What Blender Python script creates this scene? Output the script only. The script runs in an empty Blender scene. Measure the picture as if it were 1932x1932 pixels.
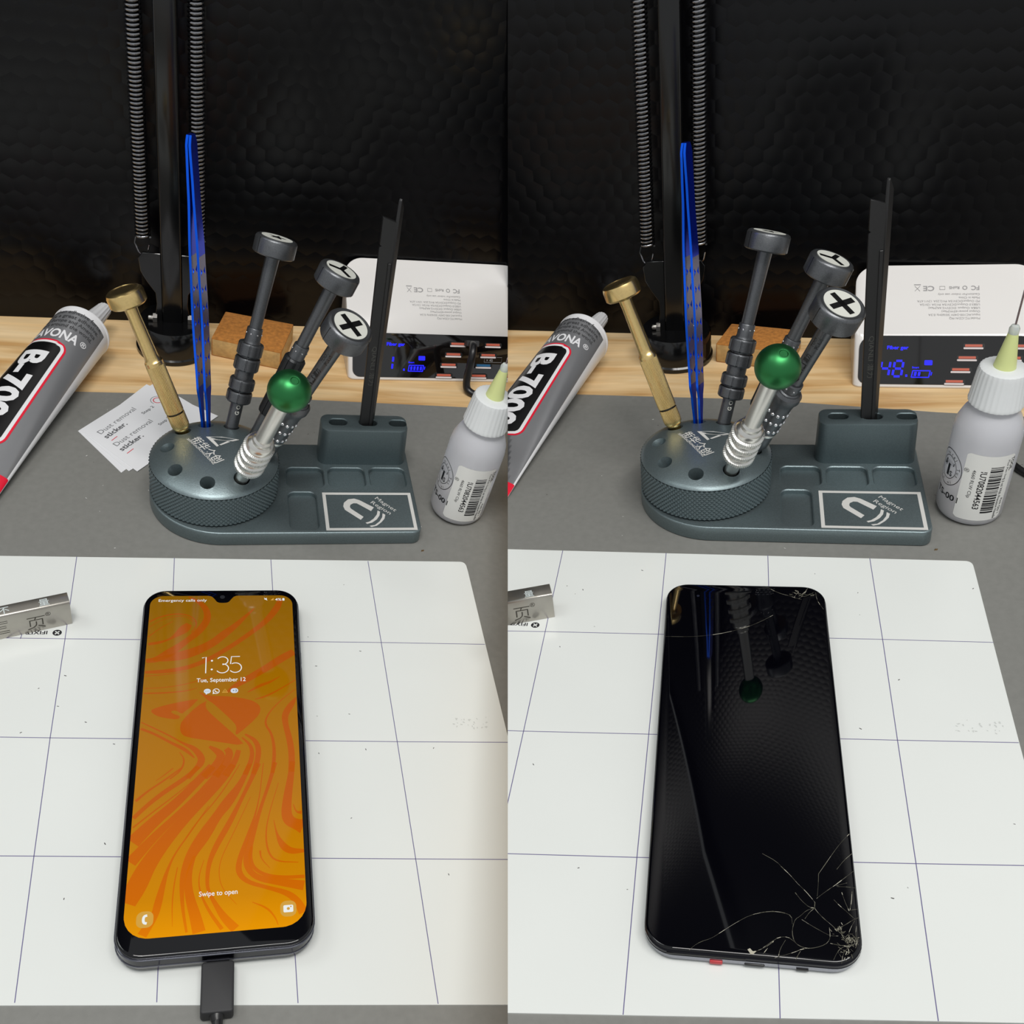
# Two phone-repair workbenches side by side, each with a phone, a driver stand, a lamp arm and a charger.
# All modelling is in centimetres in each bench's own frame (X right, Y away, Z up); meshes are stored in metres.
import bpy, bmesh, math, random
from mathutils import Matrix, Vector
PI = math.pi
random.seed(7)
C = bpy.data.collections.new('scene'); bpy.context.scene.collection.children.link(C)
SWIRL=[[(-1.637, 8.972, 0.061), (-1.167, 8.65, 0.214), (-0.802, 8.22, 0.305), (-0.667, 7.649, 0.336), (-0.785, 7.152, 0.366), (-1.124, 6.59, 0.366), (-1.51, 6.171, 0.305), (-1.986, 5.69, 0.366), (-2.364, 5.349, 0.488), (-2.879, 4.944, 0.366), (-3.381, 4.837, 0.183)], [(-3.387, 4.935, 0.122), (-2.542, 4.983, 0.366), (-1.773, 5.161, 0.549), (-1.099, 5.439, 0.488), (-0.372, 5.921, 0.427), (0.118, 6.475, 0.427), (0.617, 6.969, 0.305), (1.125, 7.613, 0.183), (1.538, 8.122, 0.061)], [(-3.392, 4.19, 0.152), (-2.509, 4.206, 0.244), (-1.557, 4.383, 0.244), (-0.603, 4.854, 0.244), (0.365, 5.599, 0.244), (1.359, 6.499, 0.244), (2.126, 7.278, 0.305), (2.659, 8.144, 0.366), (2.834, 8.73, 0.244)], [(-3.379, 3.967, 0.037), (-2.5, 4.014, 0.037), (-1.551, 4.19, 0.037)], [(-3.396, 7.312, 0.085), (-2.911, 7.64, 0.085), (-2.263, 7.832, 0.085), (-1.654, 7.772, 0.073), (-1.242, 7.425, 0.061), (-1.183, 7.005, 0.049), (-1.422, 6.584, 0.061)], [(-3.377, 6.963, 0.031), (-2.899, 7.393, 0.037), (-2.156, 7.691, 0.037), (-1.65, 7.63, 0.037), (-1.339, 7.282, 0.037)], [(-3.392, 6.341, 0.061), (-2.876, 6.902, 0.049), (-2.294, 7.334, 0.037)], [(-1.536, 7.138, 0.305), (-1.751, 6.82, 0.549), (-2.111, 6.433, 0.244), (-2.446, 6.154, 0.085), (-2.881, 5.976, 0.183), (-3.343, 5.9, 0.152)], [(-3.338, 3.245, 0.037), (-2.467, 3.26, 0.037), (-1.53, 3.432, 0.049), (-0.777, 3.696, 0.037), (0.029, 4.09, 0.024)], [(-3.369, 2.966, 0.073), (-2.454, 2.951, 0.085), (-1.518, 3.028, 0.061), (-1.052, 3.191, 0.031)], [(3.387, 5.255, 0.366), (2.786, 4.849, 0.427), (2.042, 4.253, 0.366), (1.314, 3.732, 0.366), (0.598, 3.219, 0.244), (0.268, 2.874, 0.122)], [(1.206, 2.859, 0.049), (1.778, 3.239, 0.183), (2.257, 3.434, 0.122), (2.695, 3.755, 0.024)], [(3.398, 3.516, 0.049), (2.714, 3.007, 0.061), (1.996, 2.566, 0.122), (1.526, 2.437, 0.031)], [(3.393, 2.468, 0.073), (3.14, 2.042, 0.305), (2.839, 1.504, 0.305), (2.861, 0.922, 0.244), (3.009, 0.184, 0.275), (3.095, -0.647, 0.275), (3.036, -1.611, 0.262)], [(3.371, 2.956, 0.031), (2.688, 2.335, 0.049), (2.108, 1.61, 0.061), (1.931, 1.023, 0.098), (2.254, 0.455, 0.11), (2.354, -0.548, 0.152), (2.229, -1.622, 0.171)], [(-3.365, 1.347, 0.049), (-2.823, 1.007, 0.073), (-2.124, 0.559, 0.073), (-1.615, 0.17, 0.085), (-1.07, -0.157, 0.244), (-0.749, -0.648, 0.305), (-0.787, -0.975, 0.305), (-1.001, -1.247, 0.22), (-1.296, -1.672, 0.214)], [(-3.367, 0.998, 0.122), (-2.808, 0.719, 0.122), (-2.11, 0.219, 0.122), (-1.425, -0.218, 0.183), (-1.059, -0.653, 0.061)], [(-0.446, -0.092, 0.122), (-0.087, -0.364, 0.305), (0.092, -0.636, 0.366), (-0.17, -1.182, 0.403), (-0.644, -1.662, 0.366)], [(0.269, -0.248, 0.244), (0.446, -0.466, 0.336), (0.269, -1.068, 0.317), (-0.166, -1.656, 0.317)], [(0.802, -0.351, 0.214), (0.665, -0.9, 0.256), (0.247, -1.65, 0.336)], [(0.943, 0.322, 0.061), (1.341, -0.121, 0.152), (1.395, -0.781, 0.207), (1.074, -1.638, 0.232)], [(1.081, 0.494, 0.092), (1.569, 0.106, 0.214), (1.688, -0.558, 0.244), (1.423, -1.633, 0.22)], [(-1.688, -0.332, 0.031), (-1.455, -0.713, 0.073), (-1.57, -1.255, 0.085), (-2.034, -1.682, 0.061)], [(-1.924, -1.141, 0.049), (-2.261, -1.467, 0.049), (-2.596, -1.736, 0.024)], [(-1.574, -1.136, 0.061), (-2.249, -1.731, 0.085), (-2.873, -2.21, 0.085), (-3.338, -2.679, 0.122)], [(-0.872, -1.126, 0.214), (-1.383, -1.666, 0.214), (-2.224, -2.304, 0.214), (-2.837, -2.875, 0.183), (-3.371, -3.483, 0.183)], [(-1.033, -1.767, 0.024), (-1.787, -2.504, 0.049), (-2.606, -3.224, 0.061), (-3.363, -3.925, 0.073)], [(-0.302, -1.118, 0.366), (-0.732, -1.657, 0.366), (-1.278, -2.343, 0.366), (-1.854, -3.014, 0.427), (-2.581, -3.719, 0.488), (-3.319, -4.599, 0.61)], [(0.181, -1.111, 0.244), (-0.295, -1.861, 0.305), (-0.928, -2.646, 0.244), (-1.749, -3.561, 0.275), (-2.544, -4.446, 0.366), (-3.342, -5.489, 0.488)], [(0.576, -1.105, 0.275), (0.139, -1.803, 0.366), (-0.501, -2.64, 0.366), (-1.328, -3.605, 0.427), (-2.12, -4.679, 0.549), (-2.686, -5.619, 0.671), (-3.034, -6.524, 0.793), (-3.343, -7.227, 0.671)], [(0.84, -1.101, 0.031), (0.355, -2.061, 0.049), (-0.157, -2.89, 0.049), (-0.901, -3.894, 0.049), (-1.3, -4.574, 0.031)], [(-0.41, -3.095, 0.031), (-1.101, -4.284, 0.061), (-1.688, -5.238, 0.061), (-1.943, -5.975, 0.122), (-2.076, -6.602, 0.214), (-2.202, -7.301, 0.305), (-2.294, -7.813, 0.275), (-2.715, -8.566, 0.366)], [(1.279, -1.095, 0.183), (0.917, -2.054, 0.244), (0.354, -2.984, 0.488), (-0.067, -3.589, 0.366), (-0.558, -4.469, 0.549), (-1.035, -5.276, 0.427), (-1.297, -6.057, 0.275), (-1.357, -6.726, 0.183), (-1.291, -7.591, 0.122), (-1.108, -8.591, 0.092)], [(-0.911, -5.368, 0.122), (-1.097, -6.055, 0.214), (-1.119, -6.724, 0.305), (-0.984, -7.374, 0.366), (-0.816, -7.924, 0.427), (-0.648, -8.627, 0.488)], [(1.631, -1.09, 0.244), (1.308, -1.944, 0.183), (0.908, -2.876, 0.152), (0.436, -3.974, 0.244), (-0.059, -4.937, 0.244), (-0.338, -5.683, 0.183), (-0.409, -6.406, 0.152), (-0.363, -6.934, 0.122), (-0.042, -7.578, 0.183), (0.27, -8.122, 0.305), (0.692, -8.614, 0.366)], [(1.294, -2.769, 0.024), (0.559, -4.551, 0.031), (0.107, -5.586, 0.031), (0.03, -6.267, 0.031), (0.191, -6.928, 0.031), (0.739, -7.612, 0.018)], [(1.851, -1.087, 0.037), (1.626, -3.168, 0.037), (1.178, -4.639, 0.152), (0.837, -5.669, 0.214), (0.791, -6.258, 0.244), (1.144, -6.698, 0.183), (1.93, -6.996, 0.152), (2.708, -7.291, 0.244), (3.081, -7.672, 0.305), (3.286, -8.175, 0.366)], [(2.357, -1.079, 0.183), (2.082, -2.142, 0.152), (1.753, -3.167, 0.122), (1.343, -4.637, 0.244), (1.122, -5.574, 0.305), (1.154, -6.119, 0.244), (1.545, -6.561, 0.244), (2.334, -6.773, 0.305), (3.353, -7.024, 0.427)], [(1.334, -5.108, 0.092), (1.242, -5.664, 0.183), (1.395, -6.117, 0.152), (1.867, -6.469, 0.152), (2.579, -6.616, 0.152), (3.396, -6.629, 0.152)], [(2.471, -2.136, 0.024), (2.035, -3.66, 0.037), (1.88, -4.63, 0.061), (1.978, -5.472, 0.085), (2.288, -5.88, 0.073), (3.172, -5.983, 0.037)], [(1.656, -5.337, 0.085), (1.687, -5.705, 0.049), (2.037, -6.154, 0.024)], [(3.106, -1.069, 0.232), (3.002, -1.868, 0.275), (2.826, -2.901, 0.366), (2.75, -3.651, 0.427), (2.858, -4.041, 0.488), (3.183, -4.231, 0.488), (3.427, -4.324, 0.732)], [(2.235, -3.951, 0.024), (2.335, -4.624, 0.073), (2.56, -5.187, 0.305), (2.874, -5.461, 0.305), (3.423, -5.478, 0.152)], [(3.065, -3.25, 0.037), (3.171, -3.645, 0.061), (3.402, -3.667, 0.183)], [(-0.541, -5.594, 0.024), (-0.731, -6.276, 0.037), (-0.679, -6.938, 0.061), (-0.313, -7.793, 0.122), (0.194, -8.578, 0.152)], [(-1.546, -5.834, 0.037), (-1.642, -6.509, 0.049), (-1.689, -7.381, 0.049), (-1.635, -8.308, 0.018)], [(1.326, -7.563, 0.031), (1.903, -7.854, 0.092), (2.199, -8.269, 0.061), (2.302, -8.598, 0.031)]]
SWPOLY=[[(-1.048, 3.036), (-0.574, 2.706), (0.361, 2.661), (1.293, 2.433), (1.706, 2.139), (1.79, 1.782), (1.596, 1.367), (0.765, 0.489), (0.652, 0.516), (0.723, 0.947), (0.451, 1.349), (-0.336, 2.286), (-0.547, 2.433), (-0.761, 2.703)], [(-0.571, 2.463), (-1.03, 2.154), (-1.653, 1.374), (-1.733, 1.024), (-1.677, 0.68), (-1.444, 0.455), (-0.315, 0.19), (1.117, -0.152), (0.674, 0.431), (-0.422, 1.687), (-0.657, 2.04), (-0.64, 2.401)], [(-3.057, 1.971), (-2.743, 2.156), (-1.964, 2.38), (-0.945, 2.578), (-1.081, 2.394), (-1.306, 2.09), (-1.576, 1.847), (-1.665, 1.727), (-1.949, 1.96), (-2.177, 1.896), (-2.033, 1.75), (-1.707, 1.608), (-1.838, 1.429), (-2.392, 1.538), (-2.766, 1.679)]]
CRACK=[[(0.449, -5.489), (0.945, -5.78), (1.159, -6.04), (1.399, -6.297), (1.659, -6.647), (1.945, -6.961), (2.123, -7.21), (2.223, -7.364)], [(1.562, -7.03), (1.765, -7.34), (2.023, -7.584), (2.211, -7.581)], [(2.285, -7.207), (2.486, -7.016), (2.745, -6.79), (2.948, -6.627), (3.301, -6.3), (3.659, -5.967)], [(3.003, -6.627), (3.342, -6.493), (3.398, -6.476)], [(3.028, -6.658), (3.44, -6.636), (3.685, -6.664)], [(3.078, -5.944), (3.358, -5.541), (3.662, -5.233)], [(2.425, -6.183), (2.671, -5.785), (2.983, -5.279), (3.3, -4.796), (3.645, -4.374)], [(2.425, -6.183), (2.385, -6.636), (2.318, -7.113)], [(2.223, -7.364), (2.197, -7.581), (2.258, -7.703), (2.483, -7.974), (2.684, -8.153), (2.883, -8.36), (3.055, -8.536), (3.229, -8.681)], [(2.197, -7.581), (1.909, -7.708), (1.684, -7.956), (1.519, -8.079), (1.43, -8.321), (1.379, -8.618), (1.432, -8.94), (1.582, -9.084), (1.839, -9.167), (2.154, -9.105), (2.476, -8.955), (2.618, -8.778), (2.655, -8.601), (2.648, -8.303)], [(1.732, -8.076), (2.04, -8.282), (2.399, -8.486), (2.655, -8.615), (2.919, -8.597)], [(2.636, -8.895), (2.947, -8.949), (3.263, -8.915)], [(0.382, -9.273), (0.699, -9.009), (0.913, -8.831), (1.229, -8.782), (1.432, -8.94)], [(0.406, -7.913), (0.754, -7.848), (1.101, -7.858), (1.391, -7.96), (1.405, -8.291)], [(0.762, -9.61), (1.049, -9.493), (1.416, -9.345), (1.681, -9.198), (1.944, -9.136)], [(0.893, -9.523), (0.952, -9.265), (1.146, -8.915)], [(2.885, -8.33), (3.161, -8.176), (3.473, -7.93), (3.655, -7.836)], [(2.882, -7.198), (3.056, -7.414), (3.307, -7.657), (3.529, -7.899)], [(3.366, -7.595), (3.257, -7.255), (3.176, -6.879)], [(3.395, -7.564), (3.67, -7.498)], [(3.536, -6.81), (3.474, -7.252), (3.395, -7.564)], [(3.524, -7.959), (3.369, -8.233), (3.271, -8.474), (3.274, -8.769)], [(3.261, -8.944), (2.995, -9.006), (2.822, -9.24), (2.701, -9.499)], [(3.204, -9.003), (3.03, -9.237), (2.951, -9.61)], [(3.437, -8.708), (3.341, -8.591), (3.178, -8.652), (3.139, -8.829), (3.289, -8.915), (3.451, -8.854), (3.437, -8.708)], [(1.84, -8.044), (2.013, -7.768), (2.182, -7.612)], [(1.457, -9.601), (1.542, -9.429), (1.626, -9.285)], [(3.468, -8.971), (3.537, -8.765), (3.509, -8.47), (3.56, -8.17)], [(0.378, -9.501), (0.538, -9.271)], [(-3.629, 5.887), (-2.544, 5.915), (-1.693, 6.031), (-0.84, 6.273), (0.022, 6.646), (0.677, 7.05), (1.256, 7.522)], [(0.993, 9.55), (1.302, 9.28), (1.655, 9.048), (2.098, 8.889), (2.405, 8.726), (2.625, 8.664)], [(2.199, 9.167), (2.51, 9.072), (2.865, 8.979), (3.003, 9.052)], [(2.938, 9.536), (2.83, 9.185), (2.589, 8.834)], [(2.418, 9.035), (2.723, 8.838), (2.955, 8.981), (3.238, 9.231)], [(3.281, 9.198), (3.303, 8.785), (3.372, 8.447), (3.568, 8.016)], [(2.454, 8.83), (2.737, 9.113), (2.935, 9.466)], [(2.273, 8.791), (2.469, 9.175), (2.728, 8.941), (2.494, 8.729)], [(-2.112, -9.598), (-1.975, -9.438), (-1.741, -9.249), (-1.36, -9.083), (-1.025, -8.808), (-0.541, -8.418), (-0.049, -8.077), (0.447, -7.901), (0.776, -7.839)], [(-0.013, -9.544), (0.18, -9.409), (0.373, -9.3), (0.569, -9.164), (0.746, -9.0)]]
CHIP=[(-0.144, -9.387), (-0.059, -9.333), (0.036, -9.438), (0.156, -9.41), (0.058, -9.543), (-0.037, -9.557)]
TX={'dTL': (-3.462, 8.971), 'dBL': (-3.319, -8.674), 'dTR': (3.413, 9.037), 'dBR': (3.391, -8.677), 'em0': (-3.05, 8.634), 'em1': (-0.768, 8.643), 'pct0': (2.574, 8.652), 'pct1': (2.892, 8.651), 'clk0': (-0.879, 4.043), 'clk1': (0.937, 4.074), 'clkt': (-0.897, 5.045), 'dt0': (-1.092, 3.521), 'dt1': (1.112, 3.546), 'ic1': (-0.601, 2.982), 'ic2': (-0.207, 2.97), 'ic3': (0.188, 2.964), 'ic4': (0.606, 2.971), 'sw0': (-0.702, -7.164), 'sw1': (0.762, -7.157), 'ph': (-2.652, -7.935), 'cam': (2.708, -7.959), 'n0': (-0.661, 9.028), 'n1': (0.73, 9.02), 'nb': (0.036, 8.542), 'lens': (-0.001, 8.997), 'mute': (2.115, 8.767), 'sig': (2.423, 8.759), 'plug0': (-0.635, -9.349)}
MAGP=[[(8.781, -1.82), (8.02, -1.189), (7.724, -1.051), (7.368, -1.116), (7.107, -1.413), (7.04, -1.717), (7.107, -2.019), (7.92, -2.868), (8.107, -2.617), (7.463, -1.924), (7.412, -1.774), (7.457, -1.592), (7.645, -1.456), (7.837, -1.466), (8.582, -2.123)], [(8.962, -2.076), (8.884, -2.418), (8.653, -2.776), (8.398, -3.015), (8.168, -3.106), (8.244, -3.205), (8.54, -3.101), (8.836, -2.833), (9.027, -2.505), (9.096, -2.177)], [(9.221, -2.313), (9.162, -2.652), (8.968, -3.008), (8.668, -3.305), (8.359, -3.367), (8.461, -3.465), (8.775, -3.362), (9.074, -3.066), (9.281, -2.769), (9.366, -2.442)]]
MAGT=[[(8.878, -0.966), (9.916, -2.096)], [(8.585, -1.336), (9.58, -2.339)]]
LOGO={'cn': [(-1.286, 0.864), (0.054, -1.217)], 'cnT': [(-0.971, 1.412)], 'py': [(-1.512, 0.906), (-0.103, -1.336)], 'tri': [(-0.48, 1.058), (0.376, 1.059), (1.317, 0.889), (0.959, 0.683), (-0.095, 0.776), (0.208, 0.227), (0.099, 0.129), (-0.212, 0.603)], 'bar': [(0.665, 0.675), (0.817, 0.621), (0.324, 0.269), (0.217, 0.314)], 'xh': [(-0.095, 0.898), (0.903, 0.828)]}

def frame(rows, t):
    m = Matrix([list(rows[0])+[t[0]*.01], list(rows[1])+[t[1]*.01], list(rows[2])+[t[2]*.01], [0,0,0,1]])
    return m
# the two bench tops are tipped a few degrees towards each other, like an open book
BENCH = {'L': frame([[0.96688,-0.177155,0.183735],[0.186563,0.981815,-0.035108],[-0.174174,0.068223,0.982349]],[-22.8803,1.2281,5.619]),
         'R': frame([[0.977573,0.179825,-0.109607],[-0.176994,0.983586,0.035108],[0.114121,-0.014921,0.993355]],[2.7702,2.3177,5.1376])}
CAM = Vector((0,-.40,.42))
CUTN = Vector((0.9999920000959988,0.0031116456382858206,-0.0025134449319276445))

# ---------------------------------------------------------------- materials
def lin(c):
    return tuple([(v/255/12.92 if v/255 <= .04045 else ((v/255+.055)/1.055)**2.4) for v in c]+[1.0])
MATS = {}
def mat(name, rgb, rough=.5, metal=0, **k):
    m = bpy.data.materials.new(name); m.use_nodes = True
    b = m.node_tree.nodes['Principled BSDF']
    b.inputs['Base Color'].default_value = lin(rgb); b.inputs['Roughness'].default_value = rough; b.inputs['Metallic'].default_value = metal
    if 'spec' in k: b.inputs['Specular IOR Level'].default_value = k['spec']
    if 'trans' in k: b.inputs['Transmission Weight'].default_value = k['trans']
    if 'ior' in k: b.inputs['IOR'].default_value = k['ior']
    if 'coat' in k: b.inputs['Coat Weight'].default_value = k['coat']; b.inputs['Coat Roughness'].default_value = k.get('coatr', .05)
    if 'emit' in k: b.inputs['Emission Color'].default_value = lin(k['emit']); b.inputs['Emission Strength'].default_value = k.get('es', 1)
    nt = m.node_tree
    if 'noise' in k:      # fine grain in the base colour and a little bump, from object coordinates
        sc, amt, bump = k['noise']
        tc = nt.nodes.new('ShaderNodeTexCoord'); n = nt.nodes.new('ShaderNodeTexNoise'); n.inputs['Scale'].default_value = sc; n.inputs['Detail'].default_value = 3
        nt.links.new(tc.outputs['Object'], n.inputs['Vector'])
        mx = nt.nodes.new('ShaderNodeMixRGB'); mx.blend_type = 'MULTIPLY'; mx.inputs[0].default_value = 1; mx.inputs[1].default_value = lin(rgb)
        mr = nt.nodes.new('ShaderNodeMapRange'); mr.inputs[1].default_value=.3; mr.inputs[2].default_value=.7; mr.inputs[3].default_value = 1-amt; mr.inputs[4].default_value = 1+amt
        nt.links.new(n.outputs['Fac'], mr.inputs[0]); nt.links.new(mr.outputs[0], mx.inputs[2]); nt.links.new(mx.outputs[0], b.inputs['Base Color'])
        if bump:
            bp = nt.nodes.new('ShaderNodeBump'); bp.inputs['Strength'].default_value = bump; bp.inputs['Distance'].default_value = .0002
            nt.links.new(n.outputs['Fac'], bp.inputs['Height']); nt.links.new(bp.outputs[0], b.inputs['Normal'])
    MATS[name] = m
    return m
def vm(nt, op, a, b=None, scale=None):
    n = nt.nodes.new('ShaderNodeVectorMath'); n.operation = op
    for i, v in enumerate((a, b)):
        if v is None: continue
        if isinstance(v, tuple): n.inputs[i].default_value = v
        else: nt.links.new(v, n.inputs[i])
    return n.outputs['Value'] if op in ('DOT_PRODUCT','LENGTH') else n.outputs[0]
def fm(nt, op, a, b=None):
    n = nt.nodes.new('ShaderNodeMath'); n.operation = op
    for i, v in enumerate((a, b)):
        if v is None: continue
        if isinstance(v, (int, float)): n.inputs[i].default_value = v
        else: nt.links.new(v, n.inputs[i])
    return n.outputs[0]

mat('gray_mat', (124,124,120), .55, noise=(260,.05,.25), spec=.35)
mat('white_mat', (222,225,222), .22, noise=(14,.012,0), spec=.4)
mat('grid_ink', (104,98,140), .4)
mat('black_ink', (22,20,28), .4)
mat('stand_metal', (118,131,134), .37, .72, noise=(1500,.10,.25))
mat('stand_dark', (96,109,112), .40, .65, noise=(1500,.08,.2))
mat('laser_white', (205,204,200), .5)
mat('hole_black', (8,8,9), .4)
mat('brass', (234,204,140), .27, 1, noise=(900,.05,.1))
mat('blue_anodised', (4,44,190), .18, .85)
mat('blue_edge', (0,96,250), .2, .7)
mat('inner_titanium', (120,116,138), .25, .8)
mat('graphite', (98,100,103), .36, .8, noise=(1600,.12,.25))
mat('graphite_dark', (50,51,53), .42, .7)
mat('silver', (222,221,216), .28, .95)
mat('silver_bead', (225,225,228), .12, 1)
mat('green_anodised', (52,124,72), .38, .92)
mat('symbol_white', (205,206,198), .5)
mat('spudger_black', (26,26,27), .42)
mat('spudger_relief', (70,70,66), .35)
mat('white_plastic', (226,223,220), .14, spec=.55)
mat('charger_black', (14,12,12), .06, spec=.8)
mat('port_orange', (190,92,70), .4)
mat('port_blue', (30,95,140), .4)
mat('port_white', (215,205,205), .35)
mat('charger_print', (150,148,148), .5)
mat('lcd_blue', (10,10,40), .3, emit=(20,20,255), es=1.6)
mat('lamp_black', (9,9,10), .16, spec=.5)
mat('spring_steel', (150,150,154), .15, 1)
mat('chrome', (205,198,190), .15, 1)
mat('tube_grey', (148,149,152), .33, .55)
mat('tube_white', (228,228,230), .3)
mat('tube_red', (222,22,52), .4)
mat('tube_black', (10,10,12), .3)
mat('tube_text', (62,62,64), .5)
mat('paper', (228,229,232), .55)
mat('print_grey', (120,121,124), .6)
mat('print_dark', (84,85,88), .6)
mat('print_red', (215,70,84), .6)
mat('sponge_top', (172,112,48), .9, noise=(400,.25,.8))
mat('sponge_side', (196,160,104), .9, noise=(300,.15,.8))
mat('bar_steel', (176,172,164), .34, .9, noise=(60,.10,.1))
mat('bar_engrave', (62,58,50), .5, .4)
mat('bar_mark', (230,240,240), .3, .3)
mat('bottle_plastic', (240,241,247), .3, trans=.5, ior=1.35)
mat('bottle_liquid', (202,188,172), .5)
mat('cap_plastic', (226,229,230), .4, trans=.12, ior=1.3)
mat('cone_plastic', (222,230,160), .35, trans=.15, ior=1.3)
mat('cone_clear', (222,228,226), .2, trans=.4, ior=1.3)
mat('needle_steel', (150,135,140), .2, 1)
mat('bottle_label', (228,228,224), .42)
mat('bottle_ink', (14,14,20), .4)
mat('phone_glass', (2,2,6), .03, spec=.5)
mat('phone_frame', (18,18,26), .14, .6)
mat('phone_silver', (120,122,132), .2, .9)
mat('phone_red', (190,40,50), .4)
mat('crack', (92,90,78), .35)
mat('crack_bright', (176,172,156), .35)
mat('cable_black', (40,40,42), .6)
mat('cable_smooth', (20,20,22), .35)
mat('screen_white', (20,20,20), .05, emit=(232,236,236), es=1)
mat('screen_pale', (20,20,20), .05, emit=(206,216,226), es=1)
mat('screen_button', (20,20,20), .05, emit=(208,158,62), es=1)
mat('screen_dark', (20,20,20), .05, emit=(70,80,96), es=1)
mat('lens', (30,32,38), .05, spec=.8)
mat('crumb', (96,74,44), .8)
mat('fleck', (200,200,196), .6)
mat('fleck_dark', (70,66,66), .8)

def screen_mat(name, top, bot):     # picture shown by the lit display; viewing-angle brightening painted in towards its lower end
    m = mat(name, (4,3,2), .05, spec=.33); nt = m.node_tree; b = nt.nodes['Principled BSDF']
    tc = nt.nodes.new('ShaderNodeTexCoord'); sp = nt.nodes.new('ShaderNodeSeparateXYZ'); nt.links.new(tc.outputs['Object'], sp.inputs[0])
    cr = nt.nodes.new('ShaderNodeValToRGB'); mr = nt.nodes.new('ShaderNodeMapRange'); mr.inputs[1].default_value = -.088; mr.inputs[2].default_value = .09
    nt.links.new(sp.outputs[1], mr.inputs[0]); nt.links.new(mr.outputs[0], cr.inputs[0])
    cr.color_ramp.elements[0].color = lin(bot[0]); cr.color_ramp.elements[1].color = lin(top)
    e = cr.color_ramp.elements.new(.09); e.color = lin(bot[1])
    e = cr.color_ramp.elements.new(.35); e.color = lin(bot[2])
    nt.links.new(cr.outputs[0], b.inputs['Emission Color']); b.inputs['Emission Strength'].default_value = 1
screen_mat('screen_amber', (136,92,0), [(232,150,0),(205,132,0),(178,114,0)])
screen_mat('screen_orange', (160,76,0), [(226,124,0),(205,104,0),(184,86,0)])

def hex_wall():                      # glossy black panel pressed in honeycomb cells
    m = mat('hex_panel', (3,3,5), .25, spec=.27); nt = m.node_tree; b = nt.nodes['Principled BSDF']
    tc = nt.nodes.new('ShaderNodeTexCoord'); sp = nt.nodes.new('ShaderNodeSeparateXYZ'); nt.links.new(tc.outputs['Object'], sp.inputs[0])
    cb = nt.nodes.new('ShaderNodeCombineXYZ'); k = 1/.0118
    nt.links.new(fm(nt,'MULTIPLY',sp.outputs[0],k), cb.inputs[0]); nt.links.new(fm(nt,'MULTIPLY',sp.outputs[2],k), cb.inputs[1]); cb.inputs[2].default_value = 0
    p = vm(nt,'ADD',cb.outputs[0],(200,200*1.7320508,0))
    r = (1,1.7320508,1); h = (.5,.8660254,0)
    a1 = vm(nt,'SUBTRACT', vm(nt,'MODULO',p,r), h)
    a2 = vm(nt,'SUBTRACT', vm(nt,'MODULO',vm(nt,'SUBTRACT',p,h),r), h)
    d = fm(nt,'MINIMUM', vm(nt,'DOT_PRODUCT',a1,a1), vm(nt,'DOT_PRODUCT',a2,a2))
    bp = nt.nodes.new('ShaderNodeBump'); bp.inputs['Strength'].default_value = 1; bp.inputs['Distance'].default_value = .0006; bp.invert = True
    nt.links.new(d, bp.inputs['Height']); nt.links.new(bp.outputs[0], b.inputs['Normal'])
hex_wall()
def wood():
    m = mat('pine', (224,190,140), .5, spec=.3); nt = m.node_tree; b = nt.nodes['Principled BSDF']
    tc = nt.nodes.new('ShaderNodeTexCoord'); mp = nt.nodes.new('ShaderNodeMapping'); mp.inputs['Scale'].default_value = (4,42,42)
    nt.links.new(tc.outputs['Object'], mp.inputs[0])
    n = nt.nodes.new('ShaderNodeTexNoise'); n.inputs['Scale'].default_value = 2.4; n.inputs['Detail'].default_value = 5; n.inputs['Distortion'].default_value = .6
    nt.links.new(mp.outputs[0], n.inputs['Vector'])
    cr = nt.nodes.new('ShaderNodeValToRGB'); nt.links.new(n.outputs['Fac'], cr.inputs[0])
    cr.color_ramp.elements[0].position = .3; cr.color_ramp.elements[0].color = lin((202,158,102))
    cr.color_ramp.elements[1].position = .7; cr.color_ramp.elements[1].color = lin((236,208,164))
    e = cr.color_ramp.elements.new(.5); e.color = lin((226,192,142))
    mp2 = nt.nodes.new('ShaderNodeMapping'); mp2.inputs['Scale'].default_value = (1.6,18,18); nt.links.new(tc.outputs['Object'], mp2.inputs[0])
    w = nt.nodes.new('ShaderNodeTexNoise'); w.inputs['Scale'].default_value = 11; w.inputs['Detail'].default_value = 2; nt.links.new(mp2.outputs[0], w.inputs['Vector'])
    mx = nt.nodes.new('ShaderNodeMixRGB'); mx.blend_type = 'MULTIPLY'; mx.inputs[0].default_value = .35
    nt.links.new(cr.outputs[0], mx.inputs[1]); nt.links.new(w.outputs['Fac'], mx.inputs[2])
    br = nt.nodes.new('ShaderNodeMixRGB'); br.blend_type='MULTIPLY'; br.inputs[0].default_value = 1; br.inputs[2].default_value = (1.16,1.16,1.16,1)
    nt.links.new(mx.outputs[0], br.inputs[1]); nt.links.new(br.outputs[0], b.inputs['Base Color'])
wood()

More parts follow.
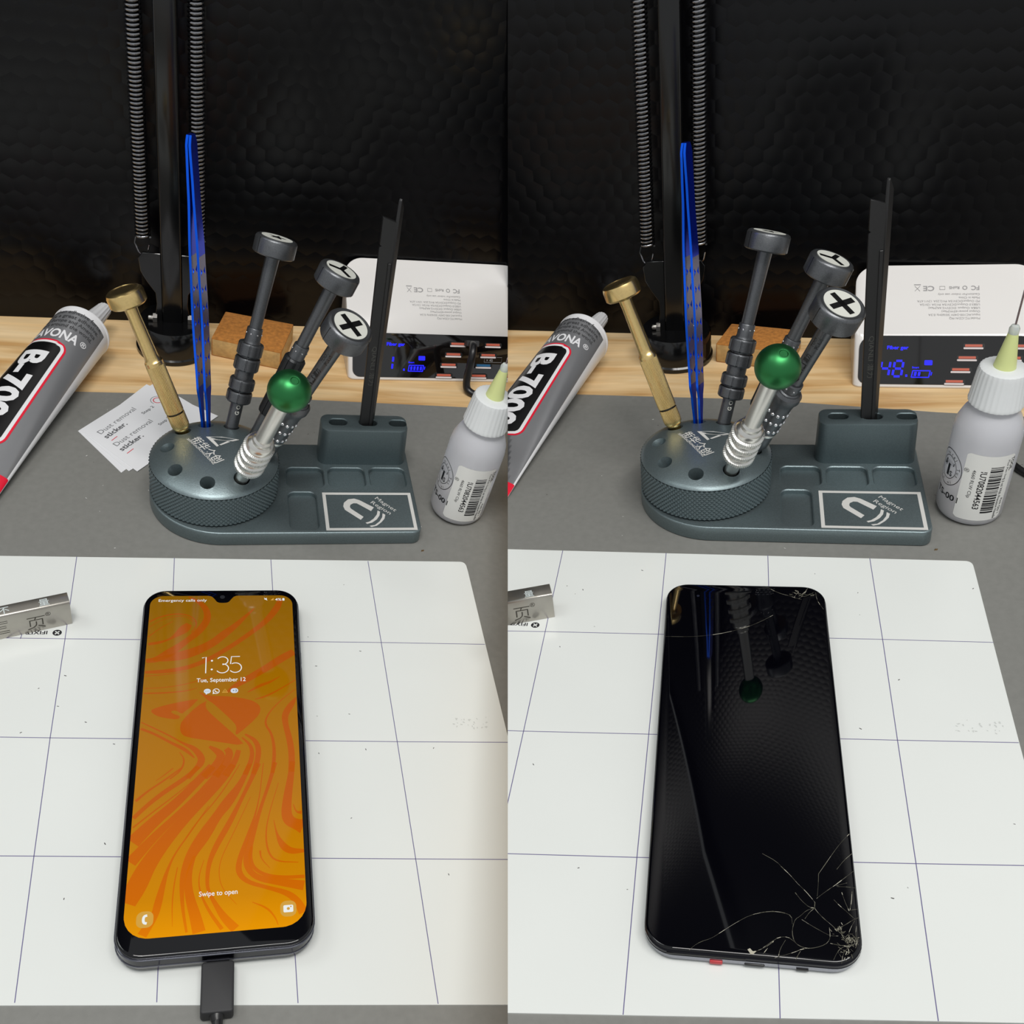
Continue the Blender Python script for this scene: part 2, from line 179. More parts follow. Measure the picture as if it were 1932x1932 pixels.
# ---------------------------------------------------------------- mesh helpers
class MB:
    def __init__(s): s.v=[]; s.f=[]; s.m=[]
    def add(s, vs, fs, mi=0, M=None):
        o=len(s.v)
        s.v += [tuple(M @ Vector(p)) for p in vs] if M is not None else [tuple(p) for p in vs]
        s.f += [tuple(i+o for i in f) for f in fs]; s.m += [mi]*len(fs); return s
    def prism(s, poly, z0, z1, mi=0, M=None, side=None):        # poly counter-clockwise in XY
        n=len(poly); vs=[(x,y,z0) for x,y in poly]+[(x,y,z1) for x,y in poly]
        if side is None: side = mi
        s.add(vs,[tuple(range(n))[::-1], tuple(range(n,2*n))],mi,M)
        o=len(s.v)-2*n
        for i in range(n): s.f.append((o+i,o+(i+1)%n,o+n+(i+1)%n,o+n+i)); s.m.append(side)
        return s
    def box(s, x0,x1,y0,y1,z0,z1, mi=0, M=None): return s.prism([(x0,y0),(x1,y0),(x1,y1),(x0,y1)],z0,z1,mi,M)
    def lathe(s, prof, n=48, mi=0, M=None, mod=None, cap=True):   # prof: (r, z) list going up
        vs=[];fs=[]
        for r,z in prof:
            for i in range(n):
                a=2*PI*i/n; q=r if mod is None else mod(r,z,a)
                vs.append((q*math.cos(a),q*math.sin(a),z))
        for j in range(len(prof)-1):
            for i in range(n):
                fs.append((j*n+i,j*n+(i+1)%n,(j+1)*n+(i+1)%n,(j+1)*n+i))
        if cap: fs.append(tuple(range(n))[::-1]); fs.append(tuple((len(prof)-1)*n+i for i in range(n)))
        return s.add(vs,fs,mi,M)
    def tube(s, pts, r, n=10, mi=0, M=None, cap=True):
        P=[Vector(p) for p in pts]; rs = r if isinstance(r,(list,tuple)) else [r]*len(P)
        vs=[];fs=[]; prev=None
        for k,p in enumerate(P):
            t=(P[min(k+1,len(P)-1)]-P[max(k-1,0)]).normalized()
            if prev is None: u=t.orthogonal().normalized()
            else:
                u=prev-t*prev.dot(t); u=u.normalized() if u.length>1e-6 else t.orthogonal().normalized()
            prev=u; w=t.cross(u)
            for i in range(n):
                a=2*PI*i/n; q=p+(u*math.cos(a)+w*math.sin(a))*rs[k]; vs.append(tuple(q))
        for k in range(len(P)-1):
            for i in range(n): fs.append((k*n+i,k*n+(i+1)%n,(k+1)*n+(i+1)%n,(k+1)*n+i))
        if cap: fs.append(tuple(range(n))[::-1]); fs.append(tuple((len(P)-1)*n+i for i in range(n)))
        return s.add(vs,fs,mi,M)
    def ribbon(s, pts, z, mi=0, w=None, M=None):                # pts (x,y[,width]) flat strip
        P=[Vector((p[0],p[1])) for p in pts]; vs=[];fs=[]
        for k,p in enumerate(P):
            t=(P[min(k+1,len(P)-1)]-P[max(k-1,0)])
            t=t.normalized() if t.length>1e-9 else Vector((1,0)); nn=Vector((-t.y,t.x))
            ww=(pts[k][2] if w is None else w)/2
            vs += [(p.x+nn.x*ww,p.y+nn.y*ww,z),(p.x-nn.x*ww,p.y-nn.y*ww,z)]
        for k in range(len(P)-1): fs.append((2*k+1,2*k+3,2*k+2,2*k))
        return s.add(vs,fs,mi,M)
    def text(s, txt, size, M=None, mi=0, fn=None, bold=0, width=None, align='LEFT', sx=1, sub=0):
        vs,fs,w = glyphs(txt,size,bold,align,sub)
        k = (width/w if width and w>0 else 1)*1.0
        vs=[(x*(k if width else 1)*sx,y,z) for x,y,z in vs]
        if fn: vs=[fn(x,y) for x,y,z in vs]
        return s.add(vs,fs,mi,M)
    def me(s, name):
        me=bpy.data.meshes.new(name); me.from_pydata([(x*.01,y*.01,z*.01) for x,y,z in s.v],[],s.f); me.validate(); 
        if len(me.polygons)==len(s.m): me.polygons.foreach_set('material_index',s.m)
        me.update(); return me
_gc={}
def glyphs(txt,size,bold=0,align='LEFT',sub=0):
    key=(txt,size,bold,align,sub)
    if key in _gc: return _gc[key]
    cu=bpy.data.curves.new('t','FONT'); cu.body=txt; cu.size=size; cu.offset=bold*size; cu.align_x=align; cu.resolution_u=3; cu.fill_mode='FRONT'
    ob=bpy.data.objects.new('t',cu); C.objects.link(ob)
    dg=bpy.context.evaluated_depsgraph_get(); dg.update()
    me=bpy.data.meshes.new_from_object(ob.evaluated_get(dg))
    if sub:
        bm=bmesh.new(); bm.from_mesh(me); bmesh.ops.remove_doubles(bm,verts=bm.verts,dist=1e-5)
        for _ in range(6):
            es=[e for e in bm.edges if e.calc_length()>sub]
            if not es: break
            bmesh.ops.subdivide_edges(bm,edges=es,cuts=1); bmesh.ops.triangulate(bm,faces=bm.faces[:])
        bm.to_mesh(me); bm.free()
    vs=[tuple(v.co) for v in me.vertices]; fs=[tuple(p.vertices) for p in me.polygons]
    bpy.data.objects.remove(ob); bpy.data.curves.remove(cu); bpy.data.meshes.remove(me)
    w=(max(v[0] for v in vs)-min(v[0] for v in vs)) if vs else 0
    _gc[key]=(vs,fs,w); return _gc[key]
def smooth_poly(pts, it=2, closed=False):           # corner-cutting of a polyline
    for _ in range(it):
        out=[] if closed else [pts[0]]
        n=len(pts); rng=range(n) if closed else range(n-1)
        for i in rng:
            a=pts[i]; b=pts[(i+1)%n]
            out.append(tuple(a[k]*.75+b[k]*.25 for k in range(len(a)))); out.append(tuple(a[k]*.25+b[k]*.75 for k in range(len(a))))
        if not closed: out.append(pts[-1])
        pts=out
    return pts
def rrect(x0,x1,y0,y1,r,n=6):
    rs = r if isinstance(r,(list,tuple)) else [r]*4      # corners: x0y0, x1y0, x1y1, x0y1
    out=[]
    for (cx,cy,a0,q) in ((x0+rs[0],y0+rs[0],PI,rs[0]),(x1-rs[1],y0+rs[1],1.5*PI,rs[1]),(x1-rs[2],y1-rs[2],0,rs[2]),(x0+rs[3],y1-rs[3],.5*PI,rs[3])):
        for i in range(n+1):
            a=a0+.5*PI*i/n; out.append((cx+q*math.cos(a),cy+q*math.sin(a)))
    return out
def T(x=0,y=0,z=0): return Matrix.Translation((x,y,z))
def R(a,ax): return Matrix.Rotation(math.radians(a),4,ax)
def cm2m(M):
    M=M.copy(); M.translation=M.translation*.01; return M
def obj(name, mb, mats, parent=None, M=None, bevel=0, seg=2, smooth=35, kind=None, label=None):
    me = mb if isinstance(mb,bpy.types.Mesh) else mb.me(name)
    if isinstance(mats,str): mats=[mats]
    for k in mats: me.materials.append(MATS[k])
    if bevel:
        bm=bmesh.new(); bm.from_mesh(me); bmesh.ops.remove_doubles(bm,verts=bm.verts,dist=1e-7)
        es=[e for e in bm.edges if len(e.link_faces)==2 and e.calc_face_angle(0)>.6]
        bmesh.ops.bevel(bm,geom=es,offset=bevel*.01,segments=seg,profile=.5,affect='EDGES',clamp_overlap=True)
        bm.to_mesh(me); bm.free()
    if smooth:
        me.shade_smooth(); me.set_sharp_from_angle(angle=math.radians(smooth))
    o=bpy.data.objects.new(name,me); C.objects.link(o)
    if M is not None: o.matrix_local = cm2m(M)
    if parent: o.parent=parent
    if kind: o['kind']=kind
    if label: o['label']=label
    return o
def tag(o,label,cat,group=None,kind=None):
    o['label']=label; o['category']=cat
    if group: o['group']=group
    if kind: o['kind']=kind
    return o
def thing(name,label,cat,side,M,group=None):
    o=bpy.data.objects.new(name,None); C.objects.link(o); o.empty_display_size=.01
    o.matrix_world = BENCH[side] @ cm2m(M)
    return tag(o,label,cat,group)
def place(o,side,M=Matrix.Identity(4)):
    o.matrix_world = BENCH[side] @ cm2m(M); return o
def boolean(o, cutters):
    mb=MB()
    for c in cutters: mb.v_off=len(mb.v); o2=len(mb.v); mb.v+=c.v; mb.f+=[tuple(i+o2 for i in f) for f in c.f]; mb.m+=[min(mm,9) for mm in c.m]
    for i,c in enumerate(cutters):
        co=bpy.data.objects.new('c',c.me('c')); C.objects.link(co)
        for k in o.data.materials: co.data.materials.append(k)
        md=o.modifiers.new('b','BOOLEAN'); md.object=co; md.operation='DIFFERENCE'; md.solver='EXACT'
        keep=o.matrix_world.copy(); co.matrix_world=o.matrix_local if o.parent is None else (o.parent.matrix_world@o.matrix_local)
        bpy.context.view_layer.update()
        dg=bpy.context.evaluated_depsgraph_get(); dg.update()
        me=bpy.data.meshes.new_from_object(o.evaluated_get(dg))
        o.modifiers.clear(); o.data=me
        bpy.data.objects.remove(co)
    o.data.set_sharp_from_angle(angle=math.radians(35))
    return o
def cut_left(root):           # the left bench ends where the right one begins
    bpy.context.view_layer.update()
    for o in [root]+list(root.children_recursive):
        if o.type!='MESH': continue
        mw=o.matrix_world; inv=mw.inverted()
        co=inv@CAM; no=(inv.to_3x3()@CUTN).normalized()
        if not any((v.co-co).dot(no)>0 for v in o.data.vertices): continue
        me=o.data.copy(); bm=bmesh.new(); bm.from_mesh(me)
        g=bmesh.ops.bisect_plane(bm,geom=bm.verts[:]+bm.edges[:]+bm.faces[:],dist=1e-7,plane_co=co,plane_no=no,clear_outer=True)
        es=[e for e in g['geom_cut'] if isinstance(e,bmesh.types.BMEdge) and e.is_valid and e.is_boundary]
        if es and o.get('flat') is None:
            try: bmesh.ops.holes_fill(bm,edges=es,sides=0)
            except Exception: pass
        bm.to_mesh(me); bm.free(); o.data=me
        if len(me.vertices)==0: bpy.data.objects.remove(o)
def cut_right(root):
    global CUTN
    CUTN=-CUTN; cut_left(root); CUTN=-CUTN
def boolean(o, cutters):
    for c in cutters:
        co=bpy.data.objects.new('c',c.me('c')); C.objects.link(co)
        for k in o.data.materials: co.data.materials.append(k)
        bpy.context.view_layer.update(); co.matrix_world=o.matrix_world.copy()
        md=o.modifiers.new('b','BOOLEAN'); md.object=co; md.operation='DIFFERENCE'; md.solver='EXACT'
        bpy.context.view_layer.update(); dg=bpy.context.evaluated_depsgraph_get()
        me=bpy.data.meshes.new_from_object(o.evaluated_get(dg))
        o.modifiers.clear(); o.data=me; bpy.data.objects.remove(co)
    o.data.set_sharp_from_angle(angle=math.radians(35)); return o
def loft(mb, layers, mi=0, M=None):     # layers: (outline, z) with equal point counts
    n=len(layers[0][0]); vs=[(x,y,z) for o_,z in layers for x,y in o_]; fs=[]
    for j in range(len(layers)-1):
        for i in range(n): fs.append((j*n+i,j*n+(i+1)%n,(j+1)*n+(i+1)%n,(j+1)*n+i))
    fs.append(tuple(range(n))[::-1]); k=(len(layers)-1)*n; fs.append(tuple(range(k,k+n)))
    return mb.add(vs,fs,mi,M)
def stadium(cx,cy,hx,hy,n=10):
    out=[]
    for i in range(n+1): a=-PI/2+PI*i/n; out.append((cx+hx-hy+hy*math.cos(a),cy+hy*math.sin(a)))
    for i in range(n+1): a=PI/2+PI*i/n; out.append((cx-hx+hy+hy*math.cos(a),cy+hy*math.sin(a)))
    return out
CUTL=[]; CUTR=[]
side_word={'L':'left','R':'right'}
# ================================================================ the setting
def setting(S):
    w='left' if S=='L' else 'right'
    # wall: honeycomb panel standing behind the bench
    wx,wy,yaw = (6.7,23.46,3.0) if S=='L' else (7.02,24.0,-4.6)
    mb=MB(); mb.box(-60 if S=='L' else -30,60,0,.15,-.3,170)
    o=obj('wall_back',mb,'hex_panel',kind='structure',smooth=0); place(o,S,T(wx,wy,0)@R(yaw,'Z'))
    (CUTL if S=='L' else CUTR).append(o)
    c,s=math.cos(math.radians(yaw)),math.sin(math.radians(yaw))
    yb=lambda x: wy+(x-wx)*math.tan(math.radians(yaw))
    mb=MB(); mb.prism([(-34,-38),(44,-38),(44,yb(44)),(-34,yb(-34))],-.8,-.13)
    o=obj('workbench_top',mb,'pine',smooth=0); place(o,S)
    tag(o,'pale pine top of the %s workbench, bare along the black wall'%w,'workbench'); (CUTL if S=='L' else CUTR).append(o)
    mb=MB()
    far=[(-30,14.3),(-1.3,14.57),(6.3,14.85),(22,14.75),(40,14.6)] if S=='L' else [(-30,17.6),(-6.1,16.2),(-1.6,15.97),(10.14,15.32),(20.35,13.9),(40,12.0)]
    mb.prism([(-30,-36),(40,-36)]+far[::-1],-.12,0)
    o=obj('silicone_mat',mb,'gray_mat',smooth=0); place(o,S)
    tag(o,'dark grey silicone work mat covering the front of the %s pine bench'%w,'mat'); (CUTL if S=='L' else CUTR).append(o)
    # white gridded sheet
    mb=MB()
    if S=='L':
        out=[(-14,.2),(-14,-21.7),(18.9,-24.92),(21.6,-25.2),(21.21,-12.07)]+[(21.04+.02,-6.29)]+smooth_poly([(20.93,-.9),(20.88,-.13),(20.2,-.12)],3)+[(10.13,-.05)]
        V=[[(.3,.06),(.4,-5.57),(.47,-11.36),(.6,-17.15),(.76,-23.05)],[(5.14,.02),(5.69,-23.52)],[(10.13,-.05),(10.83,-24.06)],[(15.38,-.13),(15.59,-6.07),(15.8,-12.25),(15.99,-18.38),(16.17,-24.62)],[(-4.6,.1),(-3.9,-22.6)]]
        H=[[(-14,-5.1),(-2.49,-5.47),(.4,-5.57),(15.59,-6.07),(21.03,-6.29)],[(-14,-10.5),(-1.59,-11.23),(.47,-11.36),(15.8,-12.25),(21.2,-12.53)],[(-14,-15.9),(-.68,-17.05),(.6,-17.15),(15.99,-18.38),(21.4,-18.8)]]
        lc=(0,-5.18); tx=-.42; fr=[[(-1.5,-4.72),(-1.586,-5.54)],[(.36,-4.79),(-1.5,-4.72)]]
        V.append([(-1.5,-4.72),(-1.586,-5.54)])
    else:
        out=[(-14,-.1),(-14,-26.6),(1.6,-24.93),(18.4,-23.17),(20.5,-22.95),(20.32,-11.32)]+[(20.26,-5.54)]+smooth_poly([(20.22,-.6),(20.2,.15),(19.5,.15)],3)
        V=[[(-.08,.01),(-.05,-6.17),(-.02,-12.45),(0,-25.0)],[(5.34,.07),(5.45,-18.31),(5.53,-24.51)],[(10.47,.13),(10.7,-23.99)],[(15.42,.12),(15.53,-5.65),(15.6,-11.6),(15.68,-17.5),(15.72,-23.45)]]
        H=[[(-14,-6.75),(-1.89,-6.25),(-.05,-6.17),(15.53,-5.65),(20.28,-5.52)],[(-14,-13.2),(-.73,-12.48),(0,-12.45),(15.6,-11.6),(20.3,-11.32)],[(-14,-19.6),(.43,-18.67),(5.45,-18.31),(15.68,-17.5),(20.38,-17.1)]]
        lc=(-.61,-5.75); tx=-.97; V.append([(-2.3,-5.3),(-2.3,-6.3)])
    mb.prism(out,0,.05)
    for ln in V+H: mb.ribbon(ln,.0525,1,w=.035)
    # logo print, upside down as seen from the front of the bench
    Mx=T(lc[0],lc[1],.0535)@R(180,'Z')
    n=32; mb.add([(.21*math.cos(2*PI*i/n),.19*math.sin(2*PI*i/n),0) for i in range(n)],[tuple(range(n))],2,Mx)
    for a in (45,-45): mb.add([(-.13,-.03,.001),(.13,-.03,.001),(.13,.03,.001),(-.13,.03,.001)],[(0,1,2,3)],0,Mx@R(a,'Z'))
    mb.text('IFIXIT',.30,T(tx,lc[1]+.12,.0535)@R(180,'Z'),2,bold=.02,width=.95)
    o=obj('magnetic_mat',mb,['white_mat','grid_ink','black_ink'],smooth=0); place(o,S)
    tag(o,'white sheet ruled with thin violet grid lines under the %s'%('lit phone' if S=='L' else 'cracked phone'),'mat'); (CUTL if S=='L' else CUTR).append(o)

# ================================================================ organiser stand
STAND={'L':(7.084,4.961,.029),'R':(7.155,5.127,.004)}
HOLES=[171,-144,-99,-57,132,101,69,33,-4]
def dome(r): return 3.62-.03*r*r-.0028*r**4
def stand(S):
    x,y,a=STAND[S]
    root=thing('tool_stand','slate grey metal tool stand with round knurled turret on the %s bench'%side_word[S],'tool stand',S,T(x,y,.0)@R(math.degrees(a),'Z'))
    w,Lr,h=3.924,11.307,.9
    out=[(.42+w*math.cos(t),w*math.sin(t)) for t in [PI/2+PI*i/40 for i in range(41)]]
    c=.55
    out+=[(Lr-c+c*math.cos(t),-w+c+c*math.sin(t)) for t in [-PI/2+PI/2*i/8 for i in range(9)]]
    out+=[(Lr-c+c*math.cos(t),w-c+c*math.sin(t)) for t in [PI/2*i/8 for i in range(9)]]
    base=obj('base_plate',MB().prism(out,0,h),'stand_metal',root,bevel=.09,seg=3)
    cut=[]
    for (x0,x1,y0,y1) in ((3.95,6.18,-.11,1.76),(6.36,8.6,-.1,1.77),(8.79,11.03,-.09,1.79),(3.94,5.62,-3.7,-.43)):
        mb=MB(); loft(mb,[(rrect(x0+.05,x1-.05,y0+.05,y1-.05,.4),h-.28),(rrect(x0+.05,x1-.05,y0+.05,y1-.05,.4),h-.05),(rrect(x0-.03,x1+.03,y0-.03,y1+.03,.48),h+.03),(rrect(x0-.03,x1+.03,y0-.03,y1+.03,.48),h+.3)]); cut.append(mb)
    boolean(base,cut)
    # white printed frame, magnet and lettering
    mb=MB(); x0,x1,y0,y1=5.931,11.066,-3.728,-.531; t=.19; z=h+.004
    for q in ((x0,x1,y0,y0+t),(x0,x1,y1-t,y1),(x0,x0+t,y0+t,y1-t),(x1-t,x1,y0+t,y1-t)): mb.add([(q[0],q[2],z),(q[1],q[2],z),(q[1],q[3],z),(q[0],q[3],z)],[(0,1,2,3)])
    for p in MAGP: mb.add([(px,py,z) for px,py in p],[tuple(range(len(p)))[::-1]])
    for (p0,p1),tx in zip(MAGT,('Magnet','Region')):
        ang=math.degrees(math.atan2(p1[1]-p0[1],p1[0]-p0[0])); L=math.hypot(p1[0]-p0[0],p1[1]-p0[1])
        mb.text(tx,.37,T(p0[0]-.0,p0[1]-.06,z)@R(ang,'Z'),width=L)
    obj('magnet_panel_print',mb,'laser_white',root,smooth=0)
    # pen block with three slots
    bx0,bx1,by0,by1,bt=5.957,11.034,2.065,3.691,3.394
    mb=MB(); loft(mb,[(rrect(bx0-.06,bx1+.06,by0-.05,by1+.05,.5,8),h-.05),(rrect(bx0,bx1,by0,by1,.5,8),bt-.1),(rrect(bx0+.02,bx1-.02,by0+.02,by1-.02,.5,8),bt-.03),(rrect(bx0+.09,bx1-.09,by0+.09,by1-.09,.45,8),bt)])
    blk=obj('pen_block',mb,'stand_dark',root)
    cut=[]
    for cx in (6.97,8.73,10.50):
        mb=MB(); loft(mb,[(stadium(cx,2.93,.53,.30),bt-1.7),(stadium(cx,2.93,.53,.30),bt-.05),(stadium(cx,2.93,.60,.37),bt+.03),(stadium(cx,2.93,.60,.37),bt+.3)]); cut.append(mb)
    boolean(blk,cut)
    # turret
    prof=[(3.2,.85),(3.2,1.0),(3.40,1.02),(3.40,2.80),(3.44,2.86)]
    prof+=[(r,dome(r)) for r in [3.43,3.2,2.8,2.4,2.0,1.5,1.0,.5,.05]]
    tur=obj('turret',MB().lathe(prof,128),'stand_metal',root)
    cut=[]
    for i,an in enumerate(HOLES):
        A=math.radians(an); rr=2.55; tool = i>=3
        mb=MB(); p=[(.2,-1.7),(.2,-.42),(.40,-.02),(.46,.5)] if not tool else [(.42,-1.7),(.42,-.05),(.47,.03),(.52,.5)]
        mb.lathe(p,28,M=T(rr*math.cos(A),rr*math.sin(A),dome(rr))@R(an,'Z')@R(16,'Y')); cut.append(mb)
    boolean(tur,cut)
    # diamond knurling round the side
    n,rows=170,14; mb=MB(); vs=[];fs=[]
    for j in range(rows+1):
        zz=1.03+(2.84-1.03)*j/rows
        for i in range(n):
            rr=3.42+(.07 if (i+j)%2==0 else 0); aa=2*PI*i/n; vs.append((rr*math.cos(aa),rr*math.sin(aa),zz))
    for j in range(rows):
        for i in range(n):
            q=(j*n+i,j*n+(i+1)%n,(j+1)*n+(i+1)%n,(j+1)*n+i)
            if (i+j)%2==0: fs+= [(q[0],q[1],q[3]),(q[1],q[2],q[3])]
            else: fs+=[(q[0],q[1],q[2]),(q[0],q[2],q[3])]
    mb.add(vs,fs); obj('knurled_band',mb,'stand_dark',root,smooth=0)
    # printed maker's mark on the dome
    mb=MB(); on=lambda px,py,dz=0:(px,py,dome(math.hypot(px,py))+.012+dz)
    for k in ('tri','bar'):
        mb.add([on(*p) for p in LOGO[k]],[tuple(range(len(LOGO[k])))[::-1]])
    def baseline(p0,p1,size,txt,width,bold,mi=0,up=1):
        dx,dy=p1[0]-p0[0],p1[1]-p0[1]; L=math.hypot(dx,dy); dx/=L;dy/=L
        mb.text(txt,size,fn=lambda u,v:on(p0[0]+dx*u-dy*v,p0[1]+dy*u+dx*v,.004*mi),width=width or L,bold=bold,mi=mi)
    baseline(LOGO['cn'][0],LOGO['cn'][1],.62,'衔华众创',None,.012)
    baseline(LOGO['py'][0],LOGO['py'][1],.19,'XIANHUAZHONGCHUANG',None,.02)
    baseline((.02,.80),(.95,.76),.20,'XHZC',.62,.02,1)
    obj('maker_print',mb,['laser_white','stand_dark'],root,smooth=0)
    return root
def sframe(S):
    x,y,a=STAND[S]; return T(x,y,0)@R(math.degrees(a),'Z')
def toolM(S,hole,az,lean,sink=0):
    A=math.radians(hole); rr=2.55
    return sframe(S)@T(rr*math.cos(A),rr*math.sin(A),dome(rr))@R(az,'Z')@R(lean,'Y')@T(0,0,sink)
def camaz(S,M):              # azimuth, round the tool's own axis, of the side that faces the room
    v=(BENCH[S]@cm2m(M)).inverted()@CAM; return math.atan2(v.y,v.x)

def head(mb,root,z0,Rr,th,symbol,rot,matn='graphite'):
    mb.lathe([(.42,z0-.02),(Rr-.08,z0),(Rr,z0+.07),(Rr,z0+th-.16),(Rr-.06,z0+th-.05),(Rr-.16,z0+th),(Rr-.22,z0+th-.015),(.02,z0+th-.015)],64)
    h=obj('head',mb,matn,root)
    for k in range(3):
        g=MB(); g.box(Rr-.02,Rr+.004,-.018,.018,z0+.05,z0+th-.1,M=R(rot+20+120*k,'Z')); obj('index_line',g,'hole_black',h,smooth=0)
    if symbol is None: return h
    d=MB(); r=Rr*.74; n=48; zt=z0+th
    d.lathe([(r,zt-.03),(r,zt+.005),(.02,zt+.005)],48); dd=obj('symbol_disc',d,'symbol_white',h)
    s=MB(); M=T(0,0,zt+.012)@R(rot,'Z')
    bar=lambda l0,l1,w,a:s.add([(l0,-w/2,0),(l1,-w/2,0),(l1,w/2,0),(l0,w/2,0)],[(0,1,2,3)],0,M@R(a,'Z'))
    if symbol=='plus': bar(-.8*r,.8*r,.26*Rr,0); bar(-.8*r,.8*r,.26*Rr,90)
    if symbol=='y':
        for a in (0,120,240): bar(0,.86*r,.22*Rr,a)
    if symbol=='star':
        M=T(0,0,zt+.012)@R(rot,'Z')
        s.add([((.62*r if i%2==0 else .26*r)*math.cos(PI*i/5),(.62*r if i%2==0 else .26*r)*math.sin(PI*i/5),0) for i in range(10)],[tuple(range(10))],0,M)
    obj('symbol',s,'hole_black',dd,smooth=0)
    return h
def arr(nm,*k): return [(r_,z) for r_,z in k]

def brass(S,L,az):
    M=toolM(S,132,az,24); w='left' if S=='L' else 'right'
    root=thing('screwdriver','gold-coloured brass screwdriver leaning left out of the turret on the %s bench'%w,'screwdriver',S,M)
    k=L/8.0
    fl=lambda r,z,a: r-.022*(1-abs(math.cos(a*20)))
    g=MB(); g.lathe([(.30,-.8*k),(.30,.0),(.38,.12*k),(.40,.2*k)],40); obj('tip_collar',g,'brass',root)
    g=MB(); g.lathe([(.40,.2*k),(.47,.3*k),(.49,.45*k),(.49,1.12*k)],160,mod=fl); g.lathe([(.42,1.12*k),(.42,1.22*k)],40,mi=1); obj('collar',g,['brass','hole_black'],root)
    g=MB(); g.lathe([(.49,1.22*k),(.50,1.3*k),(.50,4.0*k),(.46,4.1*k)],160,mod=fl); obj('grip',g,'brass',root)
    g=MB(); g.lathe([(.49,4.05*k),(.49,4.25*k),(.44,4.32*k),(.40,4.42*k),(.38,4.6*k),(.34,6.9*k),(.36,7.35*k),(.5,7.5*k)],48); obj('shaft',g,'brass',root)
    z0=7.45*k; Rr=.98
    g=MB(); g.lathe([(.4,z0),(Rr-.1,z0+.02),(Rr,z0+.12),(Rr,z0+.62),(Rr-.05,z0+.78),(Rr-.18,z0+.88),(Rr-.3,z0+.9),(Rr-.34,z0+.87),(.02,z0+.86)],64); obj('head',g,'brass',root)
def driver_star(S,L,az):
    M=toolM(S,69,az,22); w='left' if S=='L' else 'right'; k=L/10.
    root=thing('screwdriver','tall grey screwdriver with ringed grip and star on its head, %s bench'%w,'screwdriver',S,M)
    g=MB(); g.lathe([(.34,-.9),(.34,0),(.36,.02*k),(.36,1.5*k)],40); t=obj('tip_shaft',g,'graphite',root)
    ca=camaz(S,M)
    m=MB(); rr=.372
    for zz,tx in ((1.12,'O'),(.8,'G')): m.text(tx,.3*k,fn=lambda u,v,zz=zz:(rr*math.cos(ca+.35-(v-.1)/rr),rr*math.sin(ca+.35-(v-.1)/rr),zz*k+u),bold=.02)
    obj('size_mark',m,'symbol_white',t,smooth=0)
    gr=lambda r,z,a: r-(.07 if r>.6 and abs(((a*7/(2*PI))+.5)%1-.5)<.05 else 0)
    seg=[(1.45,2.1,1),(2.14,2.8,1),(3.25,4.0,1),(4.04,4.8,1)]
    g=MB()
    for a,b,_ in seg: g.lathe([(.5,a*k),(.64,(a+.03)*k),(.70,(a+.11)*k),(.70,(a+.12)*k),(.70,(b-.12)*k),(.70,(b-.11)*k),(.66,(b-.03)*k),(.52,b*k)],256,mod=gr)
    g.lathe([(.5,1.5*k),(.5,2.7*k),(.52,2.8*k),(.52,3.3*k),(.5,4.8*k)],40); obj('grip',g,'graphite',root)
    g=MB(); g.lathe([(.5,4.75*k),(.46,4.85*k),(.43,4.95*k),(.43,5.55*k),(.40,5.6*k)],48)
    for q in range(4): g.lathe([(.06,-.02),(.045,.03),(.01,.05)],12,mi=1,M=R(math.degrees(ca)-70+q*50,'Z')@T(.42,0,5.3*k)@R(90,'Y'))
    obj('neck_collar',g,['graphite','silver_bead'],root)
    g=MB(); g.lathe([(.34,5.55*k),(.34,7*k),(.39,9.6*k)],40); s=obj('shaft',g,'graphite',root)
    head(MB(),root,9.5*k,1.13,.98,'star',18)
def driver_y(S,L,az):
    M=toolM(S,33,az,22.5); w='left' if S=='L' else 'right'; k=L/9.9
    root=thing('screwdriver','grey screwdriver with Y symbol on its white-faced head, %s bench'%w,'screwdriver',S,M)
    g=MB(); g.lathe([(.34,-.9),(.34,0),(.36,.05),(.36,1.65*k)],40); obj('tip_shaft',g,'graphite',root)
    fl=lambda r,z,a: r-(.045 if abs(((a*10/(2*PI))+.5)%1-.5)<.12 else 0)
    g=MB(); g.lathe([(.42,1.6*k),(.52,1.68*k),(.55,1.8*k),(.56,3.1*k),(.60,4.9*k),(.60,5.05*k),(.52,5.15*k)],200,mod=fl); obj('grip',g,'graphite_dark',root)
    ca=camaz(S,M)
    g=MB(); g.lathe([(.45,5.1*k),(.43,5.2*k),(.43,5.85*k),(.40,5.9*k)],48)
    for q in range(4): g.lathe([(.06,-.02),(.045,.03),(.01,.05)],12,mi=1,M=R(math.degrees(ca)-70+q*50,'Z')@T(.42,0,5.6*k)@R(90,'Y'))
    obj('neck_collar',g,['graphite','silver_bead'],root)
    g=MB(); g.lathe([(.34,5.85*k),(.34,7*k),(.38,9.5*k)],40); obj('shaft',g,'graphite',root)
    head(MB(),root,9.4*k,1.12,1.0,'y',math.degrees(ca)+170)
